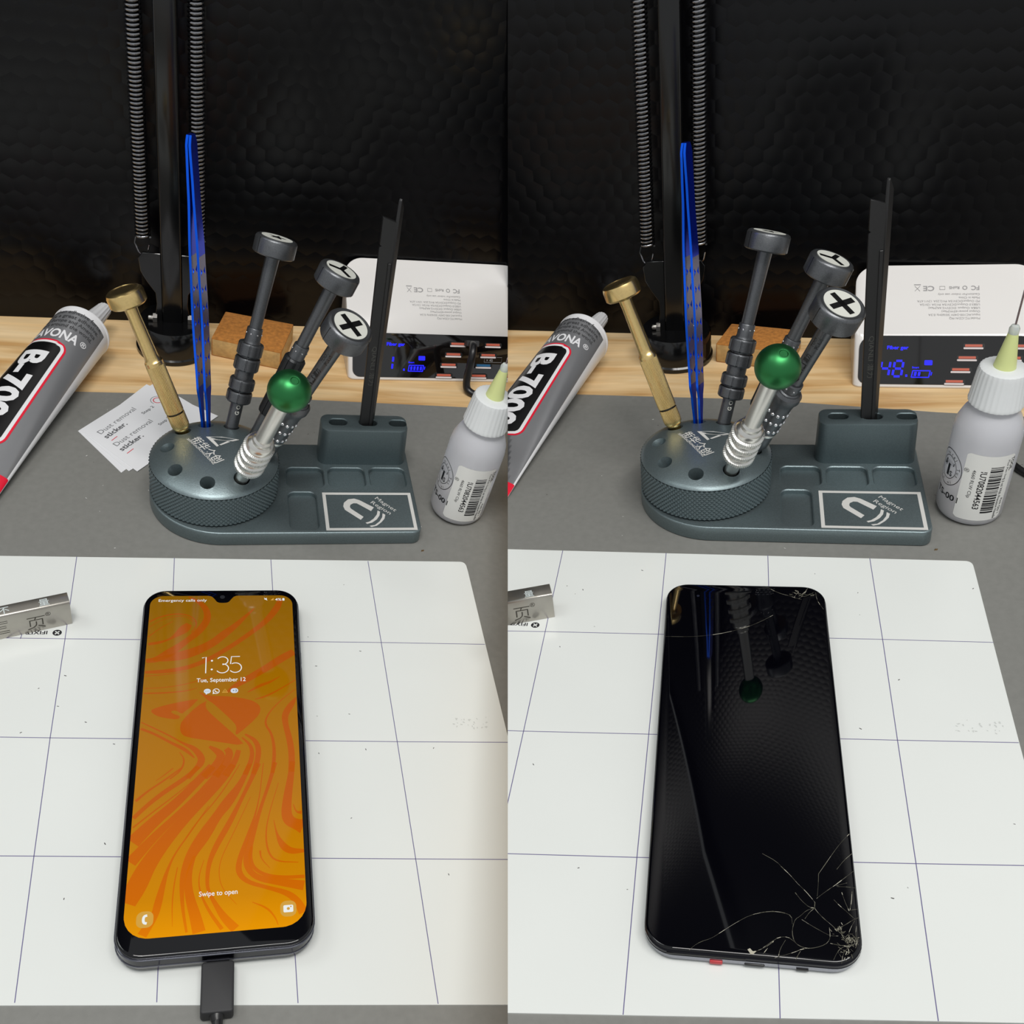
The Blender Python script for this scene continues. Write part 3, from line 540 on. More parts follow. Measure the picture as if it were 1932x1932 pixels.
def driver_plus(S,L,az,lean):
    M=toolM(S,-4,az,lean); w='left' if S=='L' else 'right'; k=L/8.9
    root=thing('screwdriver','grey screwdriver with plus sign on its head and studded grip, %s bench'%w,'screwdriver',S,M)
    ca=camaz(S,M)
    g=MB(); g.lathe([(.34,-.9),(.36,0),(.36,.45*k)],40); obj('tip_shaft',g,'graphite',root)
    g=MB(); g.lathe([(.36,.4*k),(.50,.5*k),(.52,.6*k),(.52,1.25*k),(.5,1.3*k)],56); g.lathe([(.54,1.3*k),(.56,1.34*k),(.56,1.44*k),(.54,1.48*k)],56,mi=1); obj('lower_collar',g,['graphite','silver'],root)
    g=MB(); g.lathe([(.5,1.45*k),(.57,1.5*k),(.57,3.2*k),(.62,3.5*k),(.72,3.7*k),(.72,3.95*k),(.6,4.1*k)],64); gp=obj('grip',g,'graphite',root)
    d=MB()
    for row in range(3):
        for q in range(12): d.lathe([(.11,-.03),(.10,.02),(.07,.06),(.02,.075)],14,M=R(30*q+(15 if row%2 else 0),'Z')@T(.56,0,(1.75+.55*row)*k)@R(90,'Y'))
    obj('grip_studs',d,'silver_bead',gp)
    g=MB(); g.lathe([(.6,4.05*k),(.47,4.15*k),(.47,4.6*k),(.42,4.66*k)],48)
    for q in range(4): g.lathe([(.06,-.02),(.045,.03),(.01,.05)],12,mi=1,M=R(math.degrees(ca)-70+q*50,'Z')@T(.46,0,4.4*k)@R(90,'Y'))
    obj('neck_collar',g,['graphite','silver_bead'],root)
    g=MB(); g.lathe([(.36,4.6*k),(.36,6*k),(.39,8.5*k)],40); sh=obj('shaft',g,'graphite',root)
    m=MB(); rr=.378
    fn=lambda z0,sz:(lambda u,v:(rr*math.cos(ca-.15-(v-sz*.3)/rr),rr*math.sin(ca-.15-(v-sz*.3)/rr),z0+u))
    m.text('QianLi',.42*k,fn=fn(4.85*k,.4),bold=.015,width=1.15*k); m.text('潜力',.3*k,fn=fn(6.1*k,.3),bold=.01,width=.45*k)
    m.text('TOOL',.22*k,fn=lambda u,v:(rr*math.cos(ca-.3-(v)/rr),rr*math.sin(ca-.3-(v)/rr),6.95*k+u),width=.62*k,bold=.01)
    m.text('PLUS',.22*k,fn=lambda u,v:(rr*math.cos(ca+.35-(v)/rr),rr*math.sin(ca+.35-(v)/rr),6.95*k+u),width=.62*k,bold=.01)
    obj('lettering',m,'hole_black',sh,smooth=0)
    head(MB(),root,8.4*k,1.20,1.02,'plus',math.degrees(ca)+ (62))
def ball_pen(S,L,az,lean):
    M=toolM(S,-57,az,lean); w='left' if S=='L' else 'right'; k=L/9.
    root=thing('ball_tool','silver hand tool with green ball top leaning over the %s turret'%w,'hand tool',S,M)
    g=MB(); g.lathe([(.3,-.9),(.34,-.1),(.37,1.5*k)],40); obj('tip',g,'silver',root)
    kn=lambda r,z,a: r*(1+.025*(1 if int(a*48/PI)%2 else 0)) if r>.78 else r
    g=MB(); prof=[(.4,1.35*k),(.62,1.42*k)]
    for i in range(4):
        b=(1.5+.62*i)*k; prof+=[(.70,b),(.80,b+.05*k),(.80,b+.26*k),(.70,b+.31*k),(.69,b+.36*k),(.69,b+.56*k)]
    prof+=[(.62,4.05*k),(.5,4.15*k)]
    g.lathe(prof,192,mod=kn); obj('grip',g,'silver',root,smooth=30)
    g=MB(); g.lathe([(.5,4.1*k),(.5,4.4*k),(.41,4.5*k),(.41,8.3*k)],48); obj('shaft',g,'silver',root)
    g=MB(); Rb=1.02; zc=L
    prof=[(Rb*math.cos(t),zc+Rb*math.sin(t)) for t in [math.radians(-78+q*6) for q in range(27)]]
    prof+=[(.20,zc+Rb*.975),(.17,zc+Rb*.93),(.01,zc+Rb*.93)]
    g.lathe(prof,64); obj('ball',g,'green_anodised',root)
def tweezers(S,L,az,lean,yaw):
    M=toolM(S,101,az,lean)@R(-az+yaw,'Z'); w='left' if S=='L' else 'right'
    root=thing('tweezers','metallic blue tweezers standing tips down in the turret of the %s bench'%w,'tweezers',S,M)
    k=L/15.
    def half(z):      # (half width of arm along local x, gap from centre line along local y)
        t=z/k
        wd = .16 if t<.4 else .16+.0*(t) 
        pts=[(-.9,.07,.08),(0,.13,.10),(1.4,.2,.14),(2.2,.34,.15),(6,.36,.19),(9.2,.36,.15),(12.5,.34,.06),(14.6,.36,.02),(15.0,.2,.01)]
        for (a,w0,g0),(b,w1,g1) in zip(pts,pts[1:]):
            if a<=t<=b: u=(t-a)/(b-a); u2=u*u*(3-2*u); return w0+(w1-w0)*u2, g0+(g1-g0)*u2
        return pts[-1][1],pts[-1][2]
    for sgn in (1,-1):
        g=MB(); vs=[];fs=[];N=70; th=.13
        for i in range(N+1):
            z=(-.9+15.9*i/N)*k; hw,gp=half(z)
            for (xx,yy) in ((-hw,gp),(hw,gp),(hw,gp+th),(-hw,gp+th)): vs.append((xx,sgn*yy,z))
        for i in range(N):
            for q in range(4):
                f=(i*4+q,i*4+(q+1)%4,(i+1)*4+(q+1)%4,(i+1)*4+q); fs.append(f if sgn>0 else f[::-1])
        fs.append((3,2,1,0) if sgn>0 else (0,1,2,3)); e=N*4; fs.append((e,e+1,e+2,e+3) if sgn>0 else (e+3,e+2,e+1,e))
        g.add(vs,fs)
        # inner faces are bare titanium between the notched section
        o=obj('arm',g,['blue_anodised','inner_titanium','blue_edge'],root,smooth=25)
        for p in o.data.polygons:
            n=p.normal; zc=p.center.z*100/k
            if abs(n.y)>.6 and 2.2<zc<9.3: p.material_index=1
            elif abs(n.x)>.8: p.material_index=2
        cut=[]
        for i in range(7):
            for sx in (1,-1):
                zc=(3.0+i*.92)*k; c=MB(); x0=sx*.06; x1=sx*.25
                tri=[(x0,zc),(x1,zc-.22),(x1,zc+.22)]
                if sx<0: tri=tri[::-1]
                c.add([(a,-1.2,b) for a,b in tri]+[(a,1.2,b) for a,b in tri],[(0,1,2),(5,4,3),(0,3,4,1),(1,4,5,2),(2,5,3,0)]); cut.append(c)
        allc=MB()
        for c in cut: o0=len(allc.v); allc.v+=c.v; allc.f+=[tuple(q+o0 for q in f) for f in c.f]; allc.m+=[2]*len(c.f)
        boolean(o,[allc])
def spudgers(S):
    w='left' if S=='L' else 'right'
    # two flat sticks in the middle slot
    base=sframe(S)
    z0=1.85
    k=1.0 if S=='L' else .93
    lx = .2 if S=='L' else -2.6
    Ma=base@T(8.56,2.80,z0)@R(lx,'Y')@R(-1.5,'X')@R(8,'Z')
    a=thing('spudger','flat black plastic spudger with notched end, front one in the %s stand'%w,'pry tool',S,Ma)
    H=14.6*k
    m=MB(); out=[(-.36,0),(.36,0),(.40,H-.28),(-.36,H),(-.38,H-1.55),(-.28,H-1.62),(-.39,H-1.72)]
    m.add([(x,-.10,z) for x,z in out]+[(x,.10,z) for x,z in out],[tuple(range(7)),tuple(range(7,14))[::-1]]+[(i,7+i,7+(i+1)%7,(i+1)%7) for i in range(7)])
    m.box(.16,.34,-.16,-.09,0,H-2.6)
    obj('stick',m,'spudger_black',a,bevel=.02,seg=1)
    t=MB(); t.text('QIANLI 潜力',.34,M=T(-.13,-.105,6.9*k)@R(90,'X')@R(-90,'Z'),width=2.6*k); obj('raised_lettering',t,'spudger_relief',a,smooth=0)
    Mb=base@T(8.86,3.02,z0)@R(lx+.9,'Y')@R(-1.5,'X')@R(62,'Z')
    b=thing('spudger','narrow black plastic spudger with pointed tip, rear one in the %s stand'%w,'pry tool',S,Mb)
    H2=15.6*k
    m=MB(); out=[(-.30,0),(.30,0),(.30,H2-3.0),(.28,H2-.7),(-.2,H2),(-.3,H2-.1),(-.30,H2-3)]
    m.add([(x,-.11,z) for x,z in out]+[(x,.11 if z<H2-2.5 else .05,z) for x,z in out],[tuple(range(7)),tuple(range(7,14))[::-1]]+[(i,7+i,7+(i+1)%7,(i+1)%7) for i in range(7)])
    obj('stick',m,'spudger_black',b,bevel=.02,seg=1)
# ================================================================ lamp arm
def lamp(S):
    w='left' if S=='L' else 'right'
    x,y,rb=(4.08,20.29,2.35) if S=='L' else (4.58,21.16,2.45)
    root=thing('lamp_stand','black spring-balanced lamp arm on round base behind the %s stand'%w,'lamp',S,T(x,y,-.13))
    g=MB(); g.lathe([(rb-.05,0),(rb,.06),(rb,.3),(rb-.1,.4),(rb-.12,1.9),(rb-.3,2.15),(.02,2.2)],72); obj('base',g,'lamp_black',root)
    g=MB(); g.box(-.62,.62,-.55,.55,1.5,46); obj('post',g,'lamp_black',root,bevel=.14,seg=3)
    for sx in (-1,1):
        prof=[(.62,.9),(1.05,.9),(1.05,2.6),(.95,3.4),(1.0,4.2),(1.5,5.0),(1.85,5.7),(1.95,6.6),(1.7,7.0),(.62,7.0)]
        m=MB(); n=len(prof); vs=[(sx*a,-.35,b) for a,b in prof]+[(sx*a,-.15,b) for a,b in prof]
        fs=[tuple(range(n)),tuple(range(n,2*n))[::-1]]+[(i,n+i,n+(i+1)%n,(i+1)%n) for i in range(n)]
        if sx<0: fs=[f[::-1] for f in fs]
        m.add(vs,fs); obj('bracket',m,'lamp_black',root,bevel=.03,seg=1)
        m=MB(); m.lathe([(.19,0),(.19,.42),(.17,.45)],20,M=T(sx*1.05,-.3,2.35)@R(90*sx,'Y')); b=obj('bolt',m,'chrome',root)
        m=MB(); m.lathe([(.33,0),(.33,.26)],6,M=T(sx*.95,-.3,2.35)@R(90*sx,'Y')); obj('nut',m,'chrome',b,smooth=20)
        # tension spring
        cx=sx*1.62-.02; z0=7.9; turns=int((34-z0)/.25); pts=[]; N=14
        for i in range(turns*N+1):
            a=2*PI*i/N; pts.append((cx+.42*math.cos(a),.42*math.sin(a),z0+.25*i/N))
        m=MB(); m.tube(pts,.068,6); m.lathe([(.30,z0+.05),(.30,34)],20,mi=1,M=T(cx,0,0)); sp=obj('spring',m,['spring_steel','lamp_black'],root,smooth=60)
        m=MB(); m.tube([(cx-.42,0,z0),(cx-.5,0,z0-.4),(cx-.3,0,z0-1.0),(cx-.05,-.1,z0-1.25),(cx+.25,0,z0-1.0),(cx+.35,0,z0-.5)],.05,8); obj('hook',m,'spring_steel',sp)
    return root
# ================================================================ charger
def seg7(mb,ch,x,y,w,h,t,mi,M,slant=.12):
    segs={'4':'bcfg','8':'abcdefg','1':'fe'}[ch]
    P={'a':((0,h),(w,h)),'b':((w,h),(w,h/2)),'c':((w,h/2),(w,0)),'d':((0,0),(w,0)),'e':((0,0),(0,h/2)),'f':((0,h/2),(0,h)),'g':((0,h/2),(w,h/2))}
    for s in segs:
        (x0,y0),(x1,y1)=P[s]; dx,dy=x1-x0,y1-y0; L=math.hypot(dx,dy); dx/=L;dy/=L
        x0+=dx*t*.6;y0+=dy*t*.6;x1-=dx*t*.6;y1-=dy*t*.6
        mb.ribbon([(x+x0+slant*y0,y+y0),(x+x1+slant*y1,y+y1)],.0,mi,w=t,M=M)
def charger(S):
    w='left' if S=='L' else 'right'
    if S=='L': x,y,yaw,D,W=15.45,17.42,3.2,5.5,12.6
    else: x,y,yaw,D,W=15.72,16.95,-1.8,4.95,10.6
    fh=3.31; fa=math.degrees(math.atan2(2.75,1.85)); ta=34.6
    M=T(x,y,-.125)@R(yaw,'Z')
    root=thing('charger','white multi-port charger with blue display on the %s bench'%w,'charger',S,M)
    mb=MB(); rb,rf=1.3,.45; xs=sorted(set([0]+[rb*(1-math.cos(PI/2*i/9)) for i in range(10)]+[rf*(1-math.cos(PI/2*i/6)) for i in range(7)])); xs=xs+[W-q for q in xs[::-1]]
    ca,sa=math.cos(math.radians(ta)),math.sin(math.radians(ta)); vs=[];fs=[]
    for xx in xs:
        d=min(xx,W-xx); ib=rb-math.sqrt(max(0,rb*rb-(rb-d)**2)) if d<rb else 0; i_f=rf-math.sqrt(max(0,rf*rf-(rf-d)**2)) if d<rf else 0
        DD=D-ib; by,bz=1.85+DD*ca,2.75+DD*sa
        for (yy,zz) in ((i_f+.04,0.0),(i_f,.12),(1.74+i_f*.6,2.64),(1.93+i_f*.6,2.80),(by-.14,bz-.10),(by,bz-.16),(by+.02,bz-.4),(by-.1,0.0)): vs.append((xx,yy,zz))
    K=8
    for j in range(len(xs)-1):
        for i in range(K): fs.append((j*K+i,(j+1)*K+i,(j+1)*K+(i+1)%K,j*K+(i+1)%K)[::-1])
    fs.append(tuple(range(K))[::-1]); fs.append(tuple((len(xs)-1)*K+i for i in range(K)))
    mb.add(vs,fs); obj('housing',mb,'white_plastic',root,bevel=.05,seg=2,smooth=40)
    F=R(fa,'X')@T(0,0,.075)
    TP=T(0,1.85,2.75)@R(ta,'X')@T(0,0,.012)
    p=MB(); p.prism(rrect(.28,W-.28,.24,fh-.10,[.5,.5,.8,.8],8),0,.03,M=F); fp=obj('front_panel',p,'charger_black',root,bevel=.01,seg=1)
    L2=F@T(0,0,.034)
    cols=[5.35] if S=='R' else [6.05]
    cols=cols+[cols[0]+2.5,cols[0]+5.0]
    for ci,cx in enumerate(cols):
        if cx+1.2>W: continue
        for r_ in range(4):
            v=.33+.72*r_; u=cx+ (.33*r_)
            if ci==0 or True:
                q=MB(); q.prism(rrect(u-.06,u+1.16,v-.1,v+.25,.08,4),.0,.02,mi=0,M=L2); q.prism(rrect(u-.04,u+1.08,v-.09,v+.02,.04,3),.02,.045,mi=1,M=L2); 
                q.prism(rrect(u+.04,u+1.02,v+.05,v+.2,.03,3),.02,.04,mi=3 if (S=='L' and ci==1 and r_==1) else 2,M=L2)
                obj('usb_port',q,['hole_black','port_white','port_orange','port_blue'],root,smooth=0)
    # display
    d=MB(); Z=L2@T(0,0,.004)
    o=0 if S=='R' else .75
    if S=='R':
        seg7(d,'4',1.55,.72,.5,.95,.13,0,Z); seg7(d,'8',2.3,.72,.5,.95,.13,0,Z)
    else: seg7(d,'1',2.95,.75,.5,.95,.13,0,Z)
    d.add([(3.05+o*.9,.7,0),(3.17+o*.9,.7,0),(3.17+o*.9,.84,0),(3.05+o*.9,.84,0)],[(0,1,2,3)],0,Z)
    bx=3.4+o*.9
    for ln in ([(bx,.68),(bx+1.0,.68)],[(bx+1.0,.66),(bx+1.08,1.1)],[(bx+1.08,1.08),(bx+.08,1.08)],[(bx+.08,1.1),(bx,.66)],[(bx+1.13,.8),(bx+1.17,1.0)]): d.ribbon(ln,0,0,w=.06,M=Z)
    for q in range(4 if S=='L' else 2): d.add([(bx+.14+.22*q,.76,0),(bx+.28+.22*q,.76,0),(bx+.31+.22*q,1.0,0),(bx+.17+.22*q,1.0,0)],[(0,1,2,3)],0,Z)
    d.text('Smart',.17,Z@T(bx+.02,1.22,0),0,bold=.02)
    d.prism(rrect(bx+.72,bx+1.18,1.42,1.72,.05,3),-.002,.002,M=Z)
    d.text('Fiber ger',.30,Z@T(1.9+o*.9,2.38,0),0,bold=.03,width=1.25)
    obj('display_digits',d,'lcd_blue',fp,smooth=0)
    if S=='L':
        t=MB(); t.text('× 40',.26,Z@T(9.6,1.45,0),0); t.ribbon([(9.45,1.4),(10.7,1.4),(10.75,1.75),(9.5,1.75),(9.45,1.4)],0,0,w=.02,M=Z); obj('port_mark',t,'charger_print',fp,smooth=0)
    # small print on the top, upside down as seen from the front
    t=MB(); xr=7.25 if S=='R' else 7.95
    lines=[('Model:YC-CDA19Q',1.75),('Input:AC100-240V 50/60Hz 0.3A',2.95),('Output power:65W(Max)',2.2),('USBA Output: DC5V=2.4A(Max)',2.95),('USB3.0 Output:DC5V/5A 9V/3A 12V/2A',3.45),('PD Output:DC5V/3A 9V/2.25A 12V/1.67A',3.6),('Made in China',1.2),('Caution:For indoor use only',2.4)]
    for i,(s_,wd) in enumerate(lines): t.text(s_,.20,TP@T(xr,1.0+.235*i+.14,0)@R(180,'Z'),width=wd)
    yy=3.3
    t.text('FC',.42,TP@T(xr,yy,0)@R(180,'Z'),bold=.02); t.text('RoHS',.26,TP@T(xr-1.15,yy-.03,0)@R(180,'Z'),bold=.02)
    t.text('CE',.48,TP@T(xr-2.6,yy,0)@R(180,'Z'),bold=.02,width=.65)
    ring=lambda cx,cy,r,w_:t.ribbon([(cx+r*math.cos(2*PI*i/16),cy+r*math.sin(2*PI*i/16)) for i in range(17)],0,0,w=w_,M=TP)
    ring(xr-.85,yy-.13,.12,.05)
    t.ribbon([(xr-2.3,yy-.25),(xr-2.3,yy-.02),(xr-2.0,yy-.02),(xr-2.0,yy-.25),(xr-2.3,yy-.25)],0,0,w=.03,M=TP)
    t.ribbon([(xr-3.75,yy),(xr-3.45,yy-.35)],0,0,w=.03,M=TP); t.ribbon([(xr-3.45,yy),(xr-3.75,yy-.35)],0,0,w=.03,M=TP); t.ribbon([(xr-3.8,yy+.1),(xr-3.4,yy+.1)],0,0,w=.06,M=TP)
    obj('small_print',t,'charger_print',root,smooth=0)
    if S=='L': CUTL.append(root)
# ================================================================ sponge, bottle, glue, bar
def sponge(S):
    w='left' if S=='L' else 'right'
    pts=[(6.50,19.5),(11.0,18.2),(11.9,21.8),(7.35,22.9)] if S=='L' else [(7.25,20.3),(12.0,19.0),(12.75,22.0),(8.2,23.1)]
    mb=MB(); mb.prism(pts,-.13,1.25,mi=1); mb.m=[1,0]+[1]*4
    o=obj('sponge',mb,['sponge_top','sponge_side'],bevel=.08,seg=2)
    c=Vector((sum(p[0] for p in pts)/4,sum(p[1] for p in pts)/4,0))
    for v in o.data.vertices: v.co-=c*.01
    place(o,S,T(*c)); tag(o,'brown scuffed sponge block against the black wall of the %s bench'%w,'sponge')
def bottle(S):
    w='left' if S=='L' else 'right'
    if S=='L': x,y,lean,R0=20.98,4.42,6.0,1.62
    else: x,y,lean,R0=20.62,4.5,3.2,1.62
    M=T(x,y,.08 if S=='L' else .04)@R(-14,'Z')@R(lean,'Y')
    lab='translucent plastic bottle with white cap and barcode label right of the %s tool stand'%w
    root=thing('needle_bottle',lab,'bottle',S,M)
    prof=[(.3,.06),(R0-.35,0),(R0-.12,.08),(R0,.35),(R0,4.9),(R0-.06,5.4),(R0-.28,5.95),(R0-.62,6.4),(.92,6.65),(.88,7.1)]
    g=MB(); g.lathe(prof,72); obj('body',g,'bottle_plastic',root)
    g=MB(); g.lathe([(R0-.3,.12),(R0-.08,.4),(R0-.08,1.35)],48); obj('liquid',g,'bottle_liquid',root)
    rib=lambda r,z,a: r*(1+.012*math.cos(a*30)) if r>1.0 else r
    g=MB(); g.lathe([(1.0,6.55),(1.27,6.58),(1.27,6.7),(1.25,6.75),(1.14,8.2),(1.08,8.42),(.95,8.5),(.5,8.5)],120,mod=rib); obj('cap',g,'cap_plastic',root)
    g=MB(); g.lathe([(.52,8.45),(.50,8.6),(.24,10.2),(.22,10.3)],40); g.lathe([(.23,10.25),(.24,10.5),(.17,10.65),(.06,10.7)],32,mi=1); obj('nozzle',g,['cone_plastic','cone_clear'],root)
    g=MB(); g.tube([(0,0,10.6),(.02,0,16.0)],.045,10); obj('needle',g,'needle_steel',root)
    # label wrapped round the front
    ca=camaz(S,M); c0=ca+.30; rr=R0+.012
    def wrap(u,v,dr=0): return ((rr+dr)*math.cos(c0+u/rr),(rr+dr)*math.sin(c0+u/rr),v)
    def patch(mb,u0,u1,v0,v1,rad,mi,dr):
        N=24; rows=[]
        vs_=[v0+(v1-v0)*i/30 for i in range(31)]
        vs=[];fs=[]
        for v in vs_:
            d=min(v-v0,v1-v); ins = rad-math.sqrt(max(0,rad*rad-(rad-d)**2)) if d<rad else 0
            for i in range(N+1): vs.append(wrap(u0+ins+(u1-u0-2*ins)*i/N,v,dr))
        for j in range(30):
            for i in range(N): fs.append((j*(N+1)+i,j*(N+1)+i+1,(j+1)*(N+1)+i+1,(j+1)*(N+1)+i))
        mb.add(vs,fs,mi)
    lb=MB(); patch(lb,-1.12,1.35,.45,4.4,.16,0,0)
    lo=obj('label',lb,'bottle_label',root)
    t=MB(); tx=lambda s_,size,u0,v0,wd,b=0: t.text(s_,size,fn=lambda a,b_:wrap(u0+b_,v0-a,.006),width=wd,bold=b)
    random.seed(3)
    v=3.75
    while v>.95:
        h=random.choice([.03,.045,.07,.1])
        vs=[wrap(.12+.66*i/8,vv,.006) for vv in (v,v-h) for i in range(9)]
        t.add(vs,[(9+i,9+i+1,i+1,i) for i in range(8)]); v-=h+random.choice([.03,.05,.06])
    tx('IU7082044563',.42,-.30,3.5,2.3,.012); tx('4660 RLW Clip',.24,-.68,3.5,1.7); tx('0.3 ml With Precision Needle',.22,.86,3.0,2.5,.01)
    tx('TOOIL',.30,1.12,4.2,.8,.02); tx('Flux Pen for',.18,.92,4.1,1.1); tx('Pack Qty 1',.2,1.1,1.7,.95,.01)
    obj('label_print',t,'bottle_ink',lo,smooth=0)
    # printed badge on the plastic, left of the label
    t=MB(); u0,v0=-2.05,2.95
    def ring(r,wd):
        vs=[];fs=[];n=40
        for i in range(n):
            for q in (r-wd/2,r+wd/2): vs.append(wrap(u0+q*math.cos(2*PI*i/n),v0+q*1.15*math.sin(2*PI*i/n)))
        t.add(vs,[(2*i,2*((i+1)%n),2*((i+1)%n)+1,2*i+1)[::-1] for i in range(n)])
    ring(.88,.035); ring(.56,.03)
    W2=lambda a,b:wrap(a,b)
    t.text('T',1.1,fn=lambda a,b:wrap(u0-.30+a,v0-.42+b),bold=.03); t.text('S',.42,fn=lambda a,b:wrap(u0+.16+a,v0-.42+b),bold=.02); t.text('M',.3,fn=lambda a,b:wrap(u0-.42+a,v0+.0+b),bold=.02)
    for i,chh in enumerate('nical Tus'):
        an=math.radians(115-i*17); t.text(chh,.26,fn=lambda a,b,an=an:wrap(u0+.70*math.cos(an)+(a-.07)*math.sin(an)+(b-.1)*math.cos(an), v0+.70*1.15*math.sin(an)-(a-.07)*math.cos(an)+(b-.1)*math.sin(an)))
    for i,chh in enumerate('10 ml'):
        an=math.radians(235+i*17); t.text(chh,.2,fn=lambda a,b,an=an:wrap(u0+.74*math.cos(an)-(a-.05)*math.sin(an)*1-(b-.08)*math.cos(an), v0+.74*1.15*math.sin(an)+(a-.05)*math.cos(an)-(b-.08)*math.sin(an)))
    t.text('®',.34,fn=lambda a,b:wrap(u0+.95+a,v0+.30+b),bold=.01)
    t.text('TS-001',.48,fn=lambda a,b:wrap(u0-.55+a,1.25+b),width=1.55,bold=.02)
    obj('badge_print',t,'bottle_ink',root,smooth=0)
    if S=='L': CUTL.append(root)
def glue(S):
    w='left' if S=='L' else 'right'
    x,y,ang,roll=(-1.35,18.3,-20.5,0) if S=='L' else (-1.5,20.0,-17.5,0)
    M=T(x,y,-.02)@R(ang,'Z')
    root=thing('glue_tube','grey and white glue tube with red-bordered black panel, %s bench'%w,'glue tube',S,M)
    R0=1.78; L=16.5
    def sec(s):
        u=min(max(s/L,0),1); a=R0+(2.45-R0)*u; b=R0*(1-u)**.9+.07; return a,b
    def surf(s,ph,off=0):
        a,b=sec(s); return ((a+off)*math.sin(ph),-s,b+(b+off)*math.cos(ph))
    mb=MB(); N,K=72,40; vs=[];fs=[];ms=[]
    for j in range(K+1):
        for i in range(N): vs.append(surf(L*j/K,2*PI*i/N))
    for j in range(K):
        for i in range(N):
            fs.append((j*N+i,j*N+(i+1)%N,(j+1)*N+(i+1)%N,(j+1)*N+i))
            phd=(i+.5)/N*360; phd=phd if phd<=180 else phd-360
            ms.append(0 if -150<phd<76 and j>0 else 1)
    mb.add(vs,fs); mb.m=ms
    mb.add([surf(L,2*PI*i/N) for i in range(N)],[tuple(range(N))],1)
    tb=obj('tube_body',mb,['tube_grey','tube_white'],root,smooth=50)
    g=MB(); Mx=T(0,0,R0+.07)@R(-90,'X')
    g.lathe([(R0-.02,-.05),(R0+.05,0),(R0+.05,.1),(R0-.05,.2),(1.2,.65),(.8,.85)],72,M=Mx); obj('shoulder',g,'tube_white',root)
    g=MB(); fl=lambda r,z,a:r*(1+.03*math.cos(a*16)); g.lathe([(.72,.7),(.72,.95),(.68,1.0),(.46,3.15),(.42,3.25),(.2,3.27)],64,mod=fl,M=Mx); obj('nozzle_cap',g,'tube_white',root)
    P=lambda s,c,off=.012: surf(s,c/R0,off)
    def patch(mb,s0,s1,c0,c1,rad,mi,off):
        NN,KK=28,60; vs=[];fs=[]
        for j in range(KK+1):
            s=s0+(s1-s0)*(j/KK if True else 0); d=min(s-s0,s1-s); ins=rad-math.sqrt(max(0,rad*rad-(rad-d)**2)) if d<rad else 0
            for i in range(NN+1): vs.append(P(s,c0+ins+(c1-c0-2*ins)*i/NN,off))
        for j in range(KK):
            for i in range(NN): fs.append((j*(NN+1)+i,j*(NN+1)+i+1,(j+1)*(NN+1)+i+1,(j+1)*(NN+1)+i))
        mb.add(vs,fs,mi)
    q=MB(); cB0,cB1=-1.75,.62
    patch(q,3.0,11.4,cB0-.30,cB1+.30,.75,1,.014); patch(q,3.12,11.28,cB0-.18,cB1+.18,.62,2,.020); patch(q,3.3,11.1,cB0,cB1,.45,0,.026)
    patch(q,12.9 if S=='L' else 14.6,16.2,.98,2.6,.1,1,.016)
    lb=obj('name_panel',q,['tube_black','tube_red','tube_white'],root,smooth=50)
    t=MB(); t.text('B-7000',1.95,fn=lambda a,b:P(3.95+a,-1.22+b,.036),bold=.035,width=6.7,sub=.22); obj('panel_lettering',t,'tube_white',lb,smooth=0)
    t=MB(); t.text('NAVONA',.95,fn=lambda a,b:P(2.75-b,-2.0+a,.02),bold=.03,width=3.1,sub=.2); t.text('®',.55,fn=lambda a,b:P(2.55-b,1.28+a,.02),bold=.01,sub=.15); obj('brand_lettering',t,'tube_white',tb,smooth=0)
    t=MB()
    for i,(s_,wd) in enumerate((('strengthen adhesive force,',4.1),('make a great adhesive.',3.7),('among Europe and America',4.0),('sellers around the world.',3.7))):
        t.text(s_,.40,fn=lambda a,b,i=i,wd=wd:P(.62+.40*i-b,1.95-wd-.06*i+a,.02),width=wd,bold=.008,sub=.15)
    obj('body_lettering',t,'tube_text',tb,smooth=0)
    if S=='R': CUTR.append(root)
def bar(S):
    w='left' if S=='L' else 'right'
    x,y,ang,H,D=(.62,-4.60,17.5,1.55,.72) if S=='L' else (.27,-5.12,18.5,1.5,.85)
    M=T(x,y,.05)@R(ang,'Z')
    root=thing('steel_block','engraved steel bar on white sheet, left of the %s phone'%('lit' if S=='L' else 'cracked'),'metal bar',S,M)
    prof=[(0,0),(0,H-.12),(.04,H-.04),(.12,H),(D-.06,H),(D,H-.06),(D,0)]
    mb=MB(); n=len(prof); vs=[(0,a,b) for a,b in prof]+[(-6.5,a,b) for a,b in prof]
    mb.add(vs,[tuple(range(n))[::-1],tuple(range(n,2*n))]+[(i,(i+1)%n,n+(i+1)%n,n+i) for i in range(n)])
    obj('bar_body',mb,'bar_steel',root,bevel=.02,seg=2)
    t=MB(); F=lambda u,v:T(u,-.006,v)@R(90,'X')
    def outl(pts,w_=.028): t.ribbon(pts+[pts[0]],0,0,w=w_,M=F(0,0))
    for (u0,u1,v) in ((-3.5,-2.8,1.02),(-3.43,-2.88,.70),(-3.53,-2.76,.36)): outl([(u0,v),(u1,v),(u1,v+.13),(u0,v+.13)])
    t.text('页',.95,F(-2.05,.28),bold=-.012); t.text('®',.34,F(-1.15,.93))
    obj('front_engraving',t,'bar_engrave',root,smooth=0)
    t=MB()
    for s_,u in (('量',-1.35),('不',-3.1),('级',-5.0)): t.text(s_,.50,T(u,.14,H+.006),bold=.005)
    obj('top_engraving',t,'bar_mark',root,smooth=0)
    if S=='R': CUTR.append(root)
